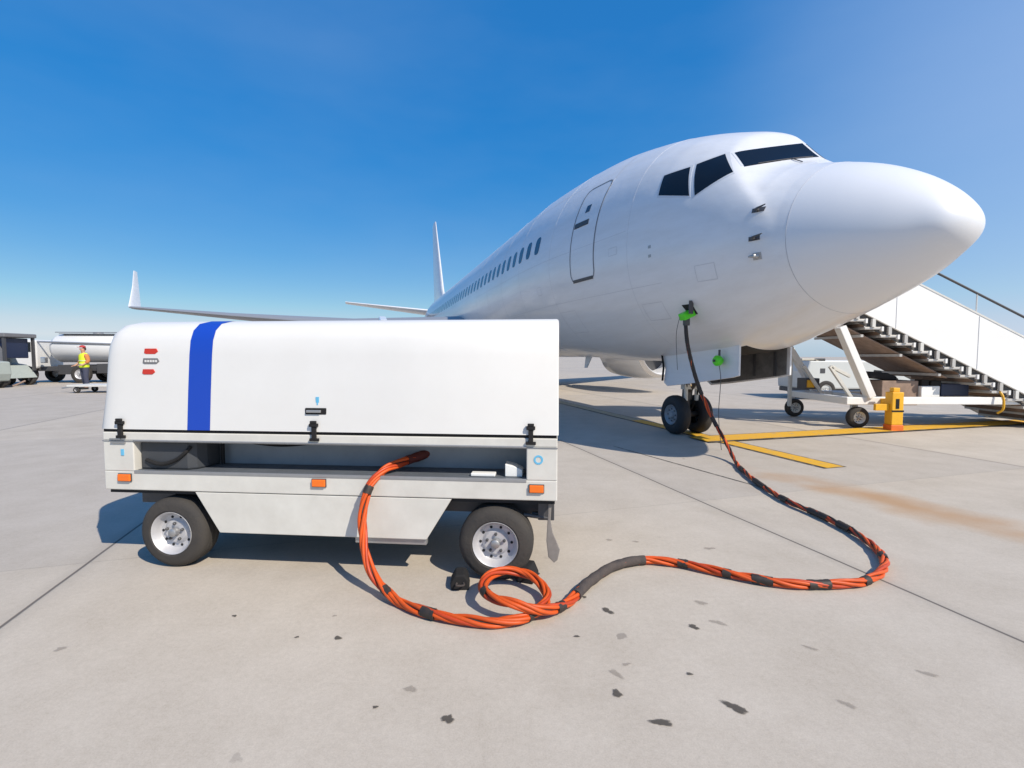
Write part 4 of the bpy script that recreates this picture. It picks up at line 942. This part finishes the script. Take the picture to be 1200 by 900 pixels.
# ------------------------------------------------------------------ the worker in the hi-vis vest
def skinned(name, verts, edges, radii, m, parent, sub=2, root=0):
    """a body grown round a skeleton with the Skin modifier, then frozen"""
    me=bpy.data.meshes.new(name); me.from_pydata(verts,edges,[])
    o=bpy.data.objects.new(name,me); COL.objects.link(o)
    md=o.modifiers.new('skin','SKIN'); md.use_smooth_shade=True
    bpy.context.view_layer.objects.active=o; 
    if not me.skin_vertices:
        with bpy.context.temp_override(object=o,active_object=o): bpy.ops.mesh.customdata_skin_add()
    sv_=me.skin_vertices[0].data
    for i,r_ in enumerate(radii): sv_[i].radius=r_ if isinstance(r_,tuple) else (r_,r_)
    sv_[root].use_root=True
    ss=o.modifiers.new('sub','SUBSURF'); ss.levels=sub; ss.render_levels=sub
    dg=bpy.context.evaluated_depsgraph_get(); ev=o.evaluated_get(dg); nm=bpy.data.meshes.new_from_object(ev)
    bpy.data.objects.remove(o)
    nm.name=name
    return link(name,nm,m,parent,True,angle=80)
man=empty('person',(-18.1,20.35,0),0,'worker in yellow hi-vis vest and red cap standing by the tanker','person')
V=[(0,0,.98),(0,0,1.15),(0,.01,1.32),(0,0,1.46),(0,-.01,1.55),(0,-.03,1.64),(0,-.035,1.74),
   (.10,0,.92),(.11,-.03,.52),(.12,.02,.09),(.12,-.13,.04),(-.10,0,.92),(-.12,.03,.52),(-.13,.10,.09),(-.13,-.05,.04),
   (.155,0,1.405),(.25,.02,1.16),(.20,-.18,1.02),(.17,-.25,1.01),(-.155,0,1.405),(-.27,.03,1.17),(-.27,-.18,1.0),(-.25,-.25,.99)]
E_=[(0,1),(1,2),(2,3),(3,4),(4,5),(5,6),(0,7),(7,8),(8,9),(9,10),(0,11),(11,12),(12,13),(13,14),(3,15),(15,16),(16,17),(17,18),(3,19),(19,20),(20,21),(21,22)]
Rr=[(.15,.11),(.14,.10),(.14,.10),(.09,.07),.055,.085,.075,.085,.06,.042,.04,.085,.06,.042,.04,.04,.04,.033,.03,.04,.04,.033,.03]
bodyp=skinned('body',V,E_,Rr,M['skin'],man)
fing=[]
for bx,by,bz in ((.17,-.25,1.01),(-.25,-.25,.99)):
    for k in range(5):
        b=B(); dx=(k-2)*.017; L=[.055,.07,.078,.072,.05][k]
        tube(b,[(bx+dx,by-.01,bz),(bx+dx*1.2,by-.01-L*.6,bz-.008),(bx+dx*1.2,by-.01-L*.9,bz-.03)],[.009,.008,.006],6); obj('finger',b,M['skin'],man,True)
skinned('trousers',[(0,0,1.10),(0,0,.98),(0,0,.90),(.10,0,.84),(.11,-.03,.52),(.12,.02,.11),(-.10,0,.84),(-.12,.03,.52),(-.13,.10,.11)],[(0,1),(1,2),(2,3),(3,4),(4,5),(2,6),(6,7),(7,8)],[(.185,.14),(.19,.145),(.17,.13),.115,.095,.088,.115,.095,.088],M['cloth'],man)
skinned('shirt',[(0,0,1.02),(0,0,1.2),(0,.01,1.34),(0,0,1.45),(.14,0,1.44),(-.14,0,1.44)],[(0,1),(1,2),(2,3),(3,4),(3,5)],[(.185,.14),(.18,.135),(.19,.14),(.14,.11),.085,.085],M['shirt'],man)
vest=skinned('hi_vis_vest',[(0,0,.86),(0,0,1.0),(0,0,1.17),(0,.01,1.33),(0,0,1.43),(.10,0,1.45),(-.10,0,1.45)],[(0,1),(1,2),(2,3),(3,4),(4,5),(4,6)],[(.225,.18),(.22,.175),(.215,.17),(.225,.175),(.19,.145),.095,.095],M['hivis'],man)
b=B()
for z in (1.06,1.20):
    ring=[(.212*cos(t),.004+.168*sin(t),z) for t in [2*pi*q/28 for q in range(28)]]; tube(b,ring,.014,6,True)
obj('reflective_band',b,M['reflect'],vest,True)
for s_ in (1,-1):
    skinned('sleeve',[(.13*s_,0,1.43),(.19*s_,.0,1.40),(.255*s_,.02,1.17),(.235*s_,-.08,1.09)],[(0,1),(1,2),(2,3)],[.10,.10,.08,.068],M['shirt'],man)
b=B(); bmesh.ops.create_uvsphere(b,u_segments=20,v_segments=12,radius=1)
for v in b.verts: v.co=Vector((v.co.x*.098,v.co.y*.115-.03,max(v.co.z,-.15)*.085+1.77))
cap=obj('cap',b,M['redcap'],man,True)
b=B(); prism(b,[(-.075,-.10),(.075,-.10),(.06,-.20),(0,-.225),(-.06,-.20)],'xy',1.765,1.778); obj('cap_brim',b,M['redcap'],cap,bev=.004)
b=B(); bmesh.ops.create_uvsphere(b,u_segments=16,v_segments=10,radius=1)
for v in b.verts: v.co=Vector((v.co.x*.092,v.co.y*.06+.03,v.co.z*.08+1.70))
obj('hair',b,M['hair'],man,True)
b=B()
for ex in (.033,-.033): lathe(b,[(0,.012),(.006,.008),(.008,0)],(ex,-.118,1.715),(0,-1,0),10)
obj('eye',b,M['hair'],man)
b=B(); prism(b,[(-.014,1.665),(.014,1.665),(.006,1.71),(-.006,1.71)],'xz',-.148,-.10); obj('nose',b,M['skin'],man,bev=.004)
for s_ in (1,-1):
    b=B(); fx,fy=(.12,-.06) if s_>0 else (-.13,.02)
    prism(b,[(fx-.05,fy+.10),(fx+.05,fy+.10),(fx+.052,fy-.10),(fx+.03,fy-.17),(fx-.03,fy-.17),(fx-.052,fy-.10)],'xy',0,.085); obj('shoe',b,M['black'],man,bev=.02)
man.rotation_euler=(0,0,-.35)
